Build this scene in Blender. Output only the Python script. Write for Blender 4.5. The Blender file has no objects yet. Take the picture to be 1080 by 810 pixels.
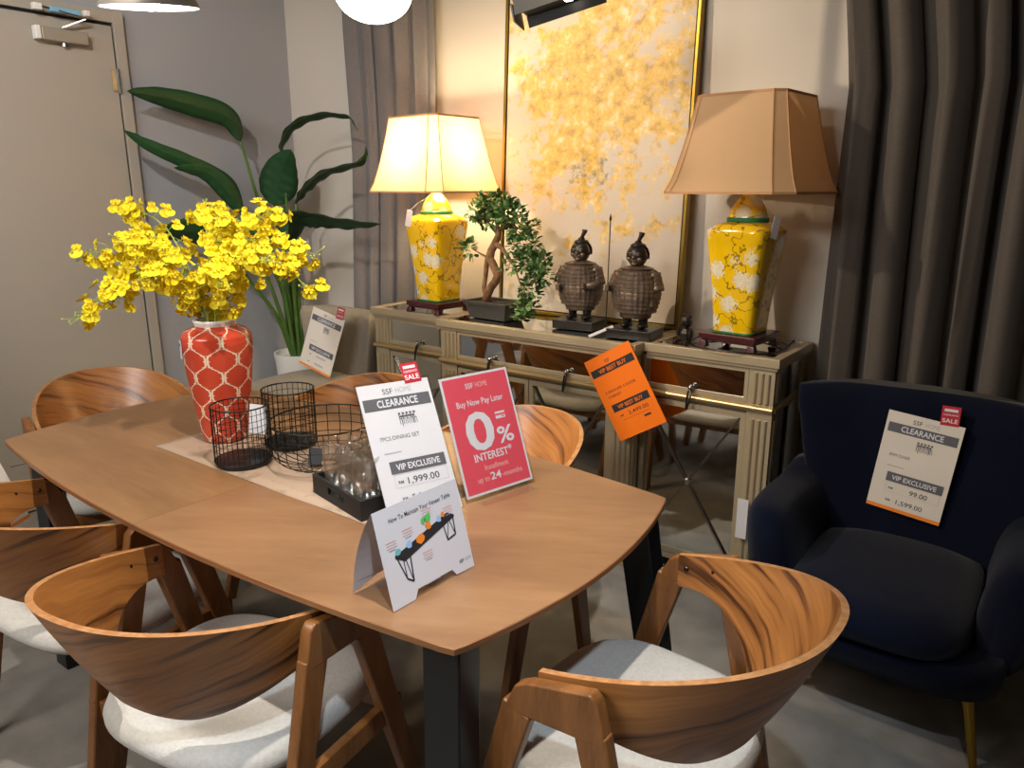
import bpy, bmesh, math, random
from mathutils import Vector, Matrix, Euler
random.seed(7)
S = bpy.context.scene
COL = S.collection
PI = math.pi
R = math.radians

# ------------------------------------------------------------------ helpers
class MB:
    """collects vertices and faces for ONE mesh object"""
    def __init__(self):
        self.v = []; self.f = []; self.m = []; self.uv = {}
    def add(self, verts, faces, mat=0, M=None, uvs=None):
        o = len(self.v)
        for p in verts:
            p = Vector(p)
            self.v.append(M @ p if M is not None else p)
        for i, f in enumerate(faces):
            if uvs: self.uv[len(self.f)] = [uvs[k] for k in f]
            self.f.append([k + o for k in f]); self.m.append(mat)
        return self
    def hexa(self, c, mat=0, M=None):
        return self.add(c, [(0,3,2,1),(4,5,6,7),(0,1,5,4),(1,2,6,5),(2,3,7,6),(3,0,4,7)], mat, M)
    def box(self, x0, x1, y0, y1, z0, z1, mat=0, M=None):
        return self.hexa([(x0,y0,z0),(x1,y0,z0),(x1,y1,z0),(x0,y1,z0),(x0,y0,z1),(x1,y0,z1),(x1,y1,z1),(x0,y1,z1)], mat, M)
    def bar(self, a, b, w, d, side=(1,0,0), w2=None, d2=None, mat=0):
        """tapered rectangular bar from a to b; w along side, d across"""
        a = Vector(a); b = Vector(b); t = (b - a).normalized()
        s = Vector(side); s = (s - t * s.dot(t)).normalized(); n = t.cross(s)
        w2 = w if w2 is None else w2; d2 = d if d2 is None else d2
        c = []
        for p, ww, dd in ((a, w, d), (b, w2, d2)):
            for i, j in ((-1,-1),(1,-1),(1,1),(-1,1)):
                c.append(p + s*(i*ww/2) + n*(j*dd/2))
        return self.hexa(c, mat)
    def loft(self, rings, mat=0, cap=True, closed=True, uvs=None):
        n = len(rings[0]); vs = [p for r in rings for p in r]; fs = []
        for i in range(len(rings)-1):
            for j in range(n if closed else n-1):
                k = (j+1) % n
                fs.append((i*n+j, i*n+k, (i+1)*n+k, (i+1)*n+j))
        if cap:
            fs.append(tuple(range(n-1, -1, -1)))
            fs.append(tuple((len(rings)-1)*n + j for j in range(n)))
        return self.add(vs, fs, mat)
    def lathe(self, prof, n=32, mat=0, c=(0,0,0), cap=False, M=None):
        rings = [[(c[0]+r*math.cos(2*PI*j/n), c[1]+r*math.sin(2*PI*j/n), c[2]+z) for j in range(n)] for r, z in prof]
        if M is not None: rings = [[M @ Vector(p) for p in r] for r in rings]
        return self.loft(rings, mat, cap)
    def tube(self, pts, r, n=8, mat=0, closed=False, r2=None):
        pts = [Vector(p) for p in pts]; N = len(pts); rings = []
        up = Vector((0,0,1)); prev = None
        for i, p in enumerate(pts):
            if closed: t = pts[(i+1) % N] - pts[i-1]
            else: t = pts[min(i+1, N-1)] - pts[max(i-1, 0)]
            t = t.normalized() if t.length > 1e-9 else up
            s = (prev - t*prev.dot(t)) if prev is not None else t.cross(up)
            if s.length < 1e-4: s = t.cross(Vector((1,0,0)))
            s.normalize(); prev = s; q = t.cross(s)
            rr = r if r2 is None else r + (r2-r)*i/max(1, N-1)
            if isinstance(r, (list, tuple)): rr = r[i]
            rings.append([p + s*(rr*math.cos(2*PI*j/n)) + q*(rr*math.sin(2*PI*j/n)) for j in range(n)])
        if closed:
            rings.append(rings[0]); return self.loft(rings, mat, False)
        return self.loft(rings, mat, True)
    def ell(self, c, r, nu=16, nv=10, mat=0, M=None, e=1.0):
        """(super)ellipsoid"""
        rings = []
        def p(a, k): return math.copysign(abs(a)**k, a)
        for i in range(nv+1):
            t = -PI/2 + PI*i/nv
            t = max(-PI/2+1e-3, min(PI/2-1e-3, t))
            ring = []
            for j in range(nu):
                a = 2*PI*j/nu
                q = Vector((r[0]*p(math.cos(t),e)*p(math.cos(a),e), r[1]*p(math.cos(t),e)*p(math.sin(a),e), r[2]*p(math.sin(t),e)))
                if M is not None: q = M @ q
                ring.append(Vector(c) + q)
            rings.append(ring)
        return self.loft(rings, mat, True)
    def grid(self, fn, nu, nv, mat=0, uvfn=None):
        vs = []; uv = []
        for i in range(nu+1):
            for j in range(nv+1):
                vs.append(fn(i/nu, j/nv)); uv.append((i/nu, j/nv) if uvfn is None else uvfn(i/nu, j/nv))
        fs = [(i*(nv+1)+j, (i+1)*(nv+1)+j, (i+1)*(nv+1)+j+1, i*(nv+1)+j+1) for i in range(nu) for j in range(nv)]
        return self.add(vs, fs, mat, None, uv)
    def mesh(self, name, mats, smooth=False):
        me = bpy.data.meshes.new(name)
        me.from_pydata([tuple(p) for p in self.v], [], self.f)
        mats = mats if isinstance(mats, (list, tuple)) else [mats]
        for m in mats: me.materials.append(m)
        me.polygons.foreach_set('material_index', self.m)
        if self.uv:
            ul = me.uv_layers.new(name='UVMap')
            for pi, co in self.uv.items():
                for k, li in enumerate(me.polygons[pi].loop_indices): ul.data[li].uv = co[k]
        me.update()
        bm = bmesh.new(); bm.from_mesh(me)
        bmesh.ops.recalc_face_normals(bm, faces=bm.faces); bm.to_mesh(me); bm.free()
        if smooth:
            me.polygons.foreach_set('use_smooth', [True]*len(me.polygons))
            if smooth != 'all':
                me.set_sharp_from_angle(angle=R(40))
        me.update()
        return me
    def build(self, name, mats, parent=None, smooth=False, bevel=0, seg=2, sub=0):
        o = bpy.data.objects.new(name, self.mesh(name, mats, smooth)); COL.objects.link(o)
        if parent is not None: o.parent = parent
        if bevel:
            b = o.modifiers.new('bevel', 'BEVEL'); b.width = bevel; b.segments = seg; b.limit_method = 'ANGLE'; b.angle_limit = R(35)
            o.data.polygons.foreach_set('use_smooth', [True]*len(o.data.polygons))
            wn = o.modifiers.new('wn', 'WEIGHTED_NORMAL'); wn.keep_sharp = False
        if sub:
            s = o.modifiers.new('sub', 'SUBSURF'); s.levels = sub; s.render_levels = sub
        return o

def tag(o, label=None, cat=None, group=None, kind=None):
    if label: o['label'] = label
    if cat: o['category'] = cat
    if group: o['group'] = group
    if kind: o['kind'] = kind
    return o
def thing(name, label, cat, loc=(0,0,0), rz=0, group=None, M=None):
    o = bpy.data.objects.new(name, None); COL.objects.link(o)
    o.empty_display_size = 0.05
    if M is not None: o.matrix_world = M
    else:
        o.location = loc; o.rotation_euler = (0, 0, R(rz))
    return tag(o, label, cat, group)
def kids(o): return [c for c in list(bpy.data.objects) if c.parent == o]
def copy_tree(o, parent=None):
    c = o.copy(); COL.objects.link(c)
    if parent is not None: c.parent = parent
    for k in kids(o): copy_tree(k, c)
    return c

# ------------------------------------------------------------------ materials
def srgb(r, g=None, b=None):
    if isinstance(r, str):
        h = r.lstrip('#'); r, g, b = (int(h[i:i+2], 16) for i in (0,2,4))
    f = lambda c: (c/255/12.92) if c/255 <= .04045 else ((c/255+.055)/1.055)**2.4
    return (f(r), f(g), f(b), 1)
def mat(name, col, rough=.5, metal=0, spec=.5, bump=None, coat=0, sheen=0, trans=0, alpha=1, emit=None, estr=0, var=None):
    m = bpy.data.materials.new(name); m.use_nodes = True
    nt = m.node_tree; b = nt.nodes['Principled BSDF']; L = nt.links
    c = srgb(col) if isinstance(col, str) else col
    b.inputs['Base Color'].default_value = c; b.inputs['Roughness'].default_value = rough
    b.inputs['Metallic'].default_value = metal; b.inputs['Specular IOR Level'].default_value = spec
    b.inputs['Coat Weight'].default_value = coat; b.inputs['Sheen Weight'].default_value = sheen
    b.inputs['Transmission Weight'].default_value = trans; b.inputs['Alpha'].default_value = alpha
    if emit: b.inputs['Emission Color'].default_value = srgb(emit); b.inputs['Emission Strength'].default_value = estr
    if var:      # (second colour, scale, detail)
        tc = nt.nodes.new('ShaderNodeTexCoord'); n = nt.nodes.new('ShaderNodeTexNoise'); mx = nt.nodes.new('ShaderNodeMix'); mx.data_type = 'RGBA'
        n.inputs['Scale'].default_value = var[1]; n.inputs['Detail'].default_value = var[2]
        L.new(tc.outputs['Object'], n.inputs['Vector'])
        cr = nt.nodes.new('ShaderNodeValToRGB'); cr.color_ramp.elements[0].position = .35; cr.color_ramp.elements[1].position = .65
        L.new(n.outputs['Fac'], cr.inputs['Fac']); L.new(cr.outputs['Color'], mx.inputs['Factor'])
        mx.inputs['A'].default_value = c; mx.inputs['B'].default_value = srgb(var[0]); L.new(mx.outputs['Result'], b.inputs['Base Color'])
    if bump:     # (scale, strength, distance)
        tc = nt.nodes.new('ShaderNodeTexCoord'); n = nt.nodes.new('ShaderNodeTexNoise'); bp = nt.nodes.new('ShaderNodeBump')
        n.inputs['Scale'].default_value = bump[0]; n.inputs['Detail'].default_value = 6
        bp.inputs['Strength'].default_value = bump[1]; bp.inputs['Distance'].default_value = bump[2]
        L.new(tc.outputs['Object'], n.inputs['Vector']); L.new(n.outputs['Fac'], bp.inputs['Height']); L.new(bp.outputs['Normal'], b.inputs['Normal'])
    return m
def wood(name, dark, mid, light, grain=(1,12,12), rough=.4, coords='Object', rot=(0,0,0), coat=.1, fine=9.0, pos=(.30,.52,.74), warp=.0):
    """timber: two noises stretched along the grain (small scale value = along the grain)"""
    m = bpy.data.materials.new(name); m.use_nodes = True
    nt = m.node_tree; N = nt.nodes; L = nt.links; b = N['Principled BSDF']
    tc = N.new('ShaderNodeTexCoord'); r0 = N.new('ShaderNodeMapping'); r0.inputs['Rotation'].default_value = rot
    L.new(tc.outputs[coords], r0.inputs['Vector']); src = r0.outputs[0]
    if warp:
        wn = N.new('ShaderNodeTexNoise'); wn.inputs['Scale'].default_value = 2.2; wn.inputs['Detail'].default_value = 2; L.new(src, wn.inputs['Vector'])
        va = N.new('ShaderNodeVectorMath'); va.operation = 'MULTIPLY_ADD'; va.inputs[1].default_value = (warp,)*3; L.new(wn.outputs['Color'], va.inputs[0]); L.new(src, va.inputs[2]); src = va.outputs[0]
    def st(k, scale, det):
        mp = N.new('ShaderNodeMapping'); mp.inputs['Scale'].default_value = [g*k for g in grain]; L.new(src, mp.inputs['Vector'])
        n = N.new('ShaderNodeTexNoise'); n.inputs['Scale'].default_value = scale; n.inputs['Detail'].default_value = det; n.inputs['Roughness'].default_value = .6
        L.new(mp.outputs[0], n.inputs['Vector']); return n
    n1 = st(1, 1, 3); n2 = st(fine, 1, 4)
    m2 = N.new('ShaderNodeMath'); m2.operation = 'MULTIPLY'; m2.inputs[1].default_value = .30; L.new(n2.outputs['Fac'], m2.inputs[0])
    mx = N.new('ShaderNodeMath'); mx.operation = 'MULTIPLY_ADD'; mx.inputs[1].default_value = .70; L.new(n1.outputs['Fac'], mx.inputs[0]); L.new(m2.outputs[0], mx.inputs[2])
    cr = N.new('ShaderNodeValToRGB'); e = cr.color_ramp.elements
    e[0].position = pos[0]; e[0].color = srgb(dark); e[1].position = pos[2]; e[1].color = srgb(light); k = e.new(pos[1]); k.color = srgb(mid)
    L.new(mx.outputs[0], cr.inputs['Fac']); L.new(cr.outputs['Color'], b.inputs['Base Color'])
    b.inputs['Roughness'].default_value = rough; b.inputs['Coat Weight'].default_value = coat; b.inputs['Coat Roughness'].default_value = .3
    bp = N.new('ShaderNodeBump'); bp.inputs['Strength'].default_value = .08; bp.inputs['Distance'].default_value = .001
    L.new(n2.outputs['Fac'], bp.inputs['Height']); L.new(bp.outputs['Normal'], b.inputs['Normal'])
    return m
def fabric(name, c1, c2, scale=260, rough=.9, sheen=.2, bump=.5):
    m = bpy.data.materials.new(name); m.use_nodes = True
    nt = m.node_tree; N = nt.nodes; L = nt.links; b = N['Principled BSDF']
    tc = N.new('ShaderNodeTexCoord')
    v = N.new('ShaderNodeTexVoronoi'); v.inputs['Scale'].default_value = scale
    n = N.new('ShaderNodeTexNoise'); n.inputs['Scale'].default_value = scale*.35; n.inputs['Detail'].default_value = 5
    L.new(tc.outputs['Object'], v.inputs['Vector']); L.new(tc.outputs['Object'], n.inputs['Vector'])
    mx = N.new('ShaderNodeMix'); mx.data_type = 'RGBA'; mx.inputs['A'].default_value = srgb(c1); mx.inputs['B'].default_value = srgb(c2)
    L.new(n.outputs['Fac'], mx.inputs['Factor']); L.new(mx.outputs['Result'], b.inputs['Base Color'])
    bp = N.new('ShaderNodeBump'); bp.inputs['Strength'].default_value = bump; bp.inputs['Distance'].default_value = .001
    L.new(v.outputs['Distance'], bp.inputs['Height']); L.new(bp.outputs['Normal'], b.inputs['Normal'])
    b.inputs['Roughness'].default_value = rough; b.inputs['Sheen Weight'].default_value = sheen
    return m

M = {}
M['wall'] = mat('wall_paint_warm', '#c9c0b4', .85, bump=(60,.05,.002))
M['wall_grey'] = mat('wall_paint_grey', '#9c9da0', .85, bump=(60,.05,.002))
M['door'] = mat('door_paint', '#a59d90', .6, bump=(40,.03,.002))
M['gap'] = mat('gap_dark', '#14161a', .8)
M['floor'] = mat('floor_grey', '#7c766d', .85, var=('#8f887e', 7, 8), bump=(120,.25,.003))
M['ceil'] = mat('ceiling_paint', '#8a8680', .9)
M['table'] = wood('table_veneer', '#785736', '#8f6945', '#a07b55', (1.2,7,7), .36, coat=.08)
M['table_b'] = wood('table_veneer_diagonal', '#755337', '#8a6444', '#9a7552', (1.4,6,6), .36, rot=(0,0,R(-30)), coat=.08)
M['table_edge'] = wood('table_edge', '#6b4425', '#8c5f3a', '#a4754b', (3,3,60), .4)
M['chairwood'] = wood('chair_walnut', '#5c391b', '#835329', '#9a6537', (22,22,3), .38, coat=.15)
M['band'] = wood('chair_walnut_veneer', '#4a280f', '#986030', '#b4783c', (.5,8.5,1), .36, 'UV', rot=(0,0,R(-17)), coat=.15, fine=4, pos=(.35,.46,.64), warp=.12)
M['bandedge'] = mat('veneer_edge', '#b98555', .5, var=('#a06c3e', 60, 3))
M['seat'] = fabric('seat_fabric', '#cfcabf', '#aeaaa3', 330, .95, .15, .6)
M['steel'] = mat('bolt_steel', '#45403a', .4, 1)
M['black'] = mat('black_metal', '#101113', .38, 0, .5, bump=(300,.05,.0005))
M['blackmatte'] = mat('black_matte', '#131211', .6)
M['wire'] = mat('black_wire', '#15130f', .45, .6)
M['mirror'] = mat('mirror_glass', (.72,.73,.70,1), .03, 1)
M['champ'] = mat('champagne_paint', '#b5a689', .42, .35, bump=(200,.06,.0005), var=('#b6a688', 14, 4))
M['champ_hi'] = mat('champagne_bead', '#c7ae7e', .28, .8)
M['navy'] = mat('navy_velvet', '#060a1a', .95, 0, .12, sheen=.08, bump=(25,.12,.006), var=('#080e20', 5, 3))
M['gold'] = mat('brass_leg', '#a98a3c', .3, 1)
M['goldframe'] = mat('gold_frame', '#8f742c', .38, .9)
M['greych'] = fabric('grey_upholstery', '#8d8475', '#7b7265', 120, .9, .1, .3)
M['white'] = mat('white_gloss', '#e6e2da', .35)
M['paper'] = mat('paper_white', '#d6d5da', .5)
M['paperglossy'] = mat('paper_in_sleeve', '#dfd6ca', .16, 0, .5, coat=.5)
M['ink'] = mat('ink_black', '#26262a', .6)
M['inkgrey'] = mat('ink_grey', '#5b5a60', .6)
M['inklite'] = mat('ink_light_grey', '#a8a8b0', .6)
M['red'] = mat('print_red', '#d9505f', .45)
M['redtag'] = mat('tag_red', '#b32230', .4)
M['pink'] = mat('print_pink', '#e6b9b2', .6)
M['orange'] = mat('orange_card', '#fb7a06', .5)
M['orangestrip'] = mat('orange_strip', '#f08a2c', .5)
M['teal'] = mat('print_teal', '#6fb7ba', .6); M['pgreen'] = mat('print_green', '#62c068', .6); M['pblue'] = mat('print_blue', '#9cc0ea', .6)
M['soil'] = mat('soil', '#2a2119', .95, bump=(90,.8,.01))
M['leaf'] = mat('big_leaf_green', '#1a3d20', .45, 0, .4, var=('#244c26', 4, 4))
M['stalk'] = mat('stalk_green', '#5c7a35', .5, var=('#46662b', 8, 3))
M['bleaf'] = mat('bonsai_leaf', '#4a6f38', .5, var=('#33552a', 30, 2))
M['bleaf2'] = mat('bonsai_leaf_light', '#7f9e62', .5, var=('#628a4a', 30, 2))
M['bark'] = mat('bonsai_bark', '#8a6544', .75, var=('#5f4129', 35, 6), bump=(60,.6,.01))
M['petal'] = mat('orchid_yellow', '#f8e83c', .7, 0, .2, var=('#f2dc1c', 40, 2))
M['petal2'] = mat('orchid_amber', '#eed42a', .55, 0, .3)
M['stem'] = mat('orchid_stem', '#a9bb5c', .6)
M['bronze'] = mat('statue_bronze', '#5b4e44', .42, .5, var=('#7a6858', 22, 4), bump=(80,.3,.003))
M['bronze_d'] = mat('statue_dark', '#2b2622', .4, .4)
M['plinth'] = mat('statue_plinth', '#1d1b1a', .3)
M['rosewood'] = mat('rosewood_stand', '#43151a', .3, coat=.3)
M['greenline'] = mat('glaze_green', '#2f7d52', .25)
M['trackblk'] = mat('track_head_black', '#15181c', .4)
M['pshade'] = mat('pendant_shade_outer', '#6f6c69', .4, .3)
M['blueprot'] = mat('blue_film', '#7fb3cc', .4)
M['chrome'] = mat('chrome', '#b9b6b2', .2, 1)
M['beigebox'] = mat('closer_beige', '#9d9384', .5, .2)
M['stone'] = mat('stone_pot', '#2f2e2d', .55, bump=(90,.4,.003))
M['lampglow'] = mat('bulb', '#fff2dc', .5, emit='#fff0d8', estr=14)
M['pendglow'] = mat('pendant_inner_white', '#f4efe6', .5)

def node_mat(name):
    m = bpy.data.materials.new(name); m.use_nodes = True
    return m, m.node_tree, m.node_tree.nodes, m.node_tree.links, m.node_tree.nodes['Principled BSDF']

# clear glass / acrylic (thin): mostly transparent with glossy fresnel
def thin_clear(name, tint, mixf, rough=.03):
    m, nt, N, L, b = node_mat(name)
    out = N['Material Output']; N.remove(b)
    t = N.new('ShaderNodeBsdfTransparent'); t.inputs['Color'].default_value = tint
    g = N.new('ShaderNodeBsdfGlossy'); g.inputs['Roughness'].default_value = rough
    fr = N.new('ShaderNodeFresnel'); fr.inputs['IOR'].default_value = 1.48
    ad = N.new('ShaderNodeMath'); ad.operation = 'MULTIPLY_ADD'; ad.inputs[1].default_value = 1.0; ad.inputs[2].default_value = mixf
    ge = N.new('ShaderNodeNewGeometry'); inv = N.new('ShaderNodeMath'); inv.operation = 'SUBTRACT'; inv.inputs[0].default_value = 1; L.new(ge.outputs['Backfacing'], inv.inputs[1])
    fm = N.new('ShaderNodeMath'); fm.operation = 'MULTIPLY'; L.new(fr.outputs[0], fm.inputs[0]); L.new(inv.outputs[0], fm.inputs[1])
    L.new(fm.outputs[0], ad.inputs[0])
    mx = N.new('ShaderNodeMixShader'); L.new(ad.outputs[0], mx.inputs[0]); L.new(t.outputs[0], mx.inputs[1]); L.new(g.outputs[0], mx.inputs[2])
    L.new(mx.outputs[0], out.inputs['Surface'])
    return m
M['acrylic'] = thin_clear('clear_acrylic', (.975,.97,.96,1), .02)
M['glass'] = thin_clear('tumbler_glass', (.98,.98,.965,1), .13, .18)

# lamp shade: cloth, diffuse + translucent
def shade_mat(name, col):
    m, nt, N, L, b = node_mat(name)
    out = N['Material Output']; N.remove(b)
    d = N.new('ShaderNodeBsdfDiffuse'); d.inputs['Color'].default_value = srgb(col)
    t = N.new('ShaderNodeBsdfTranslucent'); t.inputs['Color'].default_value = srgb(col)
    mx = N.new('ShaderNodeMixShader'); mx.inputs[0].default_value = .45
    L.new(d.outputs[0], mx.inputs[1]); L.new(t.outputs[0], mx.inputs[2]); L.new(mx.outputs[0], out.inputs['Surface'])
    return m
M['shade'] = shade_mat('shade_cloth', '#e3c097')
M['shadetrim'] = mat('shade_trim', '#b98a5e', .8)

# curtain
def curtain_mat(name, c1, c2):
    m, nt, N, L, b = node_mat(name)
    tc = N.new('ShaderNodeTexCoord'); mp = N.new('ShaderNodeMapping'); mp.inputs['Scale'].default_value = (60,60,260)
    n = N.new('ShaderNodeTexNoise'); n.inputs['Scale'].default_value = 1; n.inputs['Detail'].default_value = 4
    L.new(tc.outputs['Object'], mp.inputs['Vector']); L.new(mp.outputs[0], n.inputs['Vector'])
    mx = N.new('ShaderNodeMix'); mx.data_type = 'RGBA'; mx.inputs['A'].default_value = srgb(c1); mx.inputs['B'].default_value = srgb(c2)
    L.new(n.outputs['Fac'], mx.inputs['Factor']); L.new(mx.outputs['Result'], b.inputs['Base Color'])
    b.inputs['Roughness'].default_value = .75; b.inputs['Sheen Weight'].default_value = .2
    return m
M['curtain'] = curtain_mat('curtain_taupe', '#574e45', '#443c34')
M['curtain_l'] = curtain_mat('curtain_mauve_grey', '#797370', '#625c5a')

# vase: red glaze with cream ogee trellis (UV)
def vase_mat():
    m, nt, N, L, b = node_mat('red_trellis_glaze')
    uv = N.new('ShaderNodeTexCoord'); sp = N.new('ShaderNodeSeparateXYZ'); L.new(uv.outputs['UV'], sp.inputs[0])
    def math_(op, a, b_=None, c=None):
        n = N.new('ShaderNodeMath'); n.operation = op
        for i, x in enumerate((a, b_, c)):
            if x is None: continue
            if isinstance(x, (int, float)): n.inputs[i].default_value = x
            else: L.new(x, n.inputs[i])
        return n.outputs[0]
    U = math_('MULTIPLY', sp.outputs['X'], 7.0); V = math_('MULTIPLY', sp.outputs['Y'], 3.4)
    tri = math_('PINGPONG', U, .5)
    c1 = math_('COSINE', math_('MULTIPLY', V, 2*PI)); c3 = math_('COSINE', math_('MULTIPLY', V, 6*PI))
    curve = math_('MULTIPLY_ADD', math_('ADD', math_('MULTIPLY', c1, .97), math_('MULTIPLY', c3, -.13)), .25, .25)
    d = math_('ABSOLUTE', math_('SUBTRACT', tri, curve))
    # little cusps where the arcs bulge
    cu = math_('MULTIPLY', math_('GREATER_THAN', math_('COSINE', math_('MULTIPLY', V, 12*PI)), .93), .045)
    line = math_('LESS_THAN', d, math_('ADD', .034, cu))
    no = N.new('ShaderNodeTexNoise'); no.inputs['Scale'].default_value = 9; L.new(uv.outputs['Object'], no.inputs['Vector'])
    rd = N.new('ShaderNodeMix'); rd.data_type = 'RGBA'; rd.inputs['A'].default_value = srgb('#a82f1e'); rd.inputs['B'].default_value = srgb('#d0543a'); L.new(no.outputs['Fac'], rd.inputs['Factor'])
    mx = N.new('ShaderNodeMix'); mx.data_type = 'RGBA'; L.new(line, mx.inputs['Factor']); L.new(rd.outputs['Result'], mx.inputs['A']); mx.inputs['B'].default_value = srgb('#e2cbb0')
    L.new(mx.outputs['Result'], b.inputs['Base Color']); b.inputs['Roughness'].default_value = .12
    return m
M['vase'] = vase_mat()

# yellow porcelain with white blossoms and thin dark twigs
def porcelain():
    m, nt, N, L, b = node_mat('yellow_blossom_porcelain')
    tc = N.new('ShaderNodeTexCoord')
    v = N.new('ShaderNodeTexVoronoi'); v.inputs['Scale'].default_value = 11; v.inputs['Randomness'].default_value = .9
    n0 = N.new('ShaderNodeTexNoise'); n0.inputs['Scale'].default_value = 38; n0.inputs['Detail'].default_value = 3
    ad = N.new('ShaderNodeVectorMath'); ad.operation = 'MULTIPLY_ADD'; ad.inputs[1].default_value = (.075,)*3
    L.new(n0.outputs['Color'], ad.inputs[0]); L.new(tc.outputs['Object'], ad.inputs[2]); L.new(ad.outputs[0], v.inputs['Vector'])
    ramp = N.new('ShaderNodeValToRGB'); ramp.color_ramp.interpolation = 'CONSTANT'; e = ramp.color_ramp.elements
    e[0].position = 0; e[0].color = (1,1,1,1); e[1].position = .33; e[1].color = (0,0,0,1)
    L.new(v.outputs['Distance'], ramp.inputs['Fac'])
    # twigs: thin contour of a warped noise
    n1 = N.new('ShaderNodeTexNoise'); n1.inputs['Scale'].default_value = 13; n1.inputs['Detail'].default_value = 3
    L.new(tc.outputs['Object'], n1.inputs['Vector'])
    r2 = N.new('ShaderNodeValToRGB'); r2.color_ramp.interpolation = 'CONSTANT'; e = r2.color_ramp.elements
    e[0].position = 0; e[0].color = (0,0,0,1); e[1].position = .53; e[1].color = (0,0,0,1); k = e.new(.502); k.color = (1,1,1,1)
    L.new(n1.outputs['Fac'], r2.inputs['Fac'])
    a = N.new('ShaderNodeMix'); a.data_type = 'RGBA'; a.inputs['A'].default_value = srgb('#e9bd08'); a.inputs['B'].default_value = srgb('#6b5118'); 
    mm = N.new('ShaderNodeMath'); mm.operation = 'MULTIPLY'; mm.inputs[1].default_value = .75; L.new(r2.outputs['Color'], mm.inputs[0]); L.new(mm.outputs[0], a.inputs['Factor'])
    wcol = N.new('ShaderNodeMix'); wcol.data_type = 'RGBA'; wcol.inputs['A'].default_value = srgb('#f3ecd8'); wcol.inputs['B'].default_value = srgb('#c4b690'); L.new(n0.outputs['Fac'], wcol.inputs['Factor'])
    c = N.new('ShaderNodeMix'); c.data_type = 'RGBA'; L.new(ramp.outputs['Color'], c.inputs['Factor']); L.new(a.outputs['Result'], c.inputs['A']); L.new(wcol.outputs['Result'], c.inputs['B'])
    L.new(c.outputs['Result'], b.inputs['Base Color']); b.inputs['Roughness'].default_value = .12; b.inputs['Coat Weight'].default_value = .4
    return m
M['porc'] = porcelain()

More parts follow.
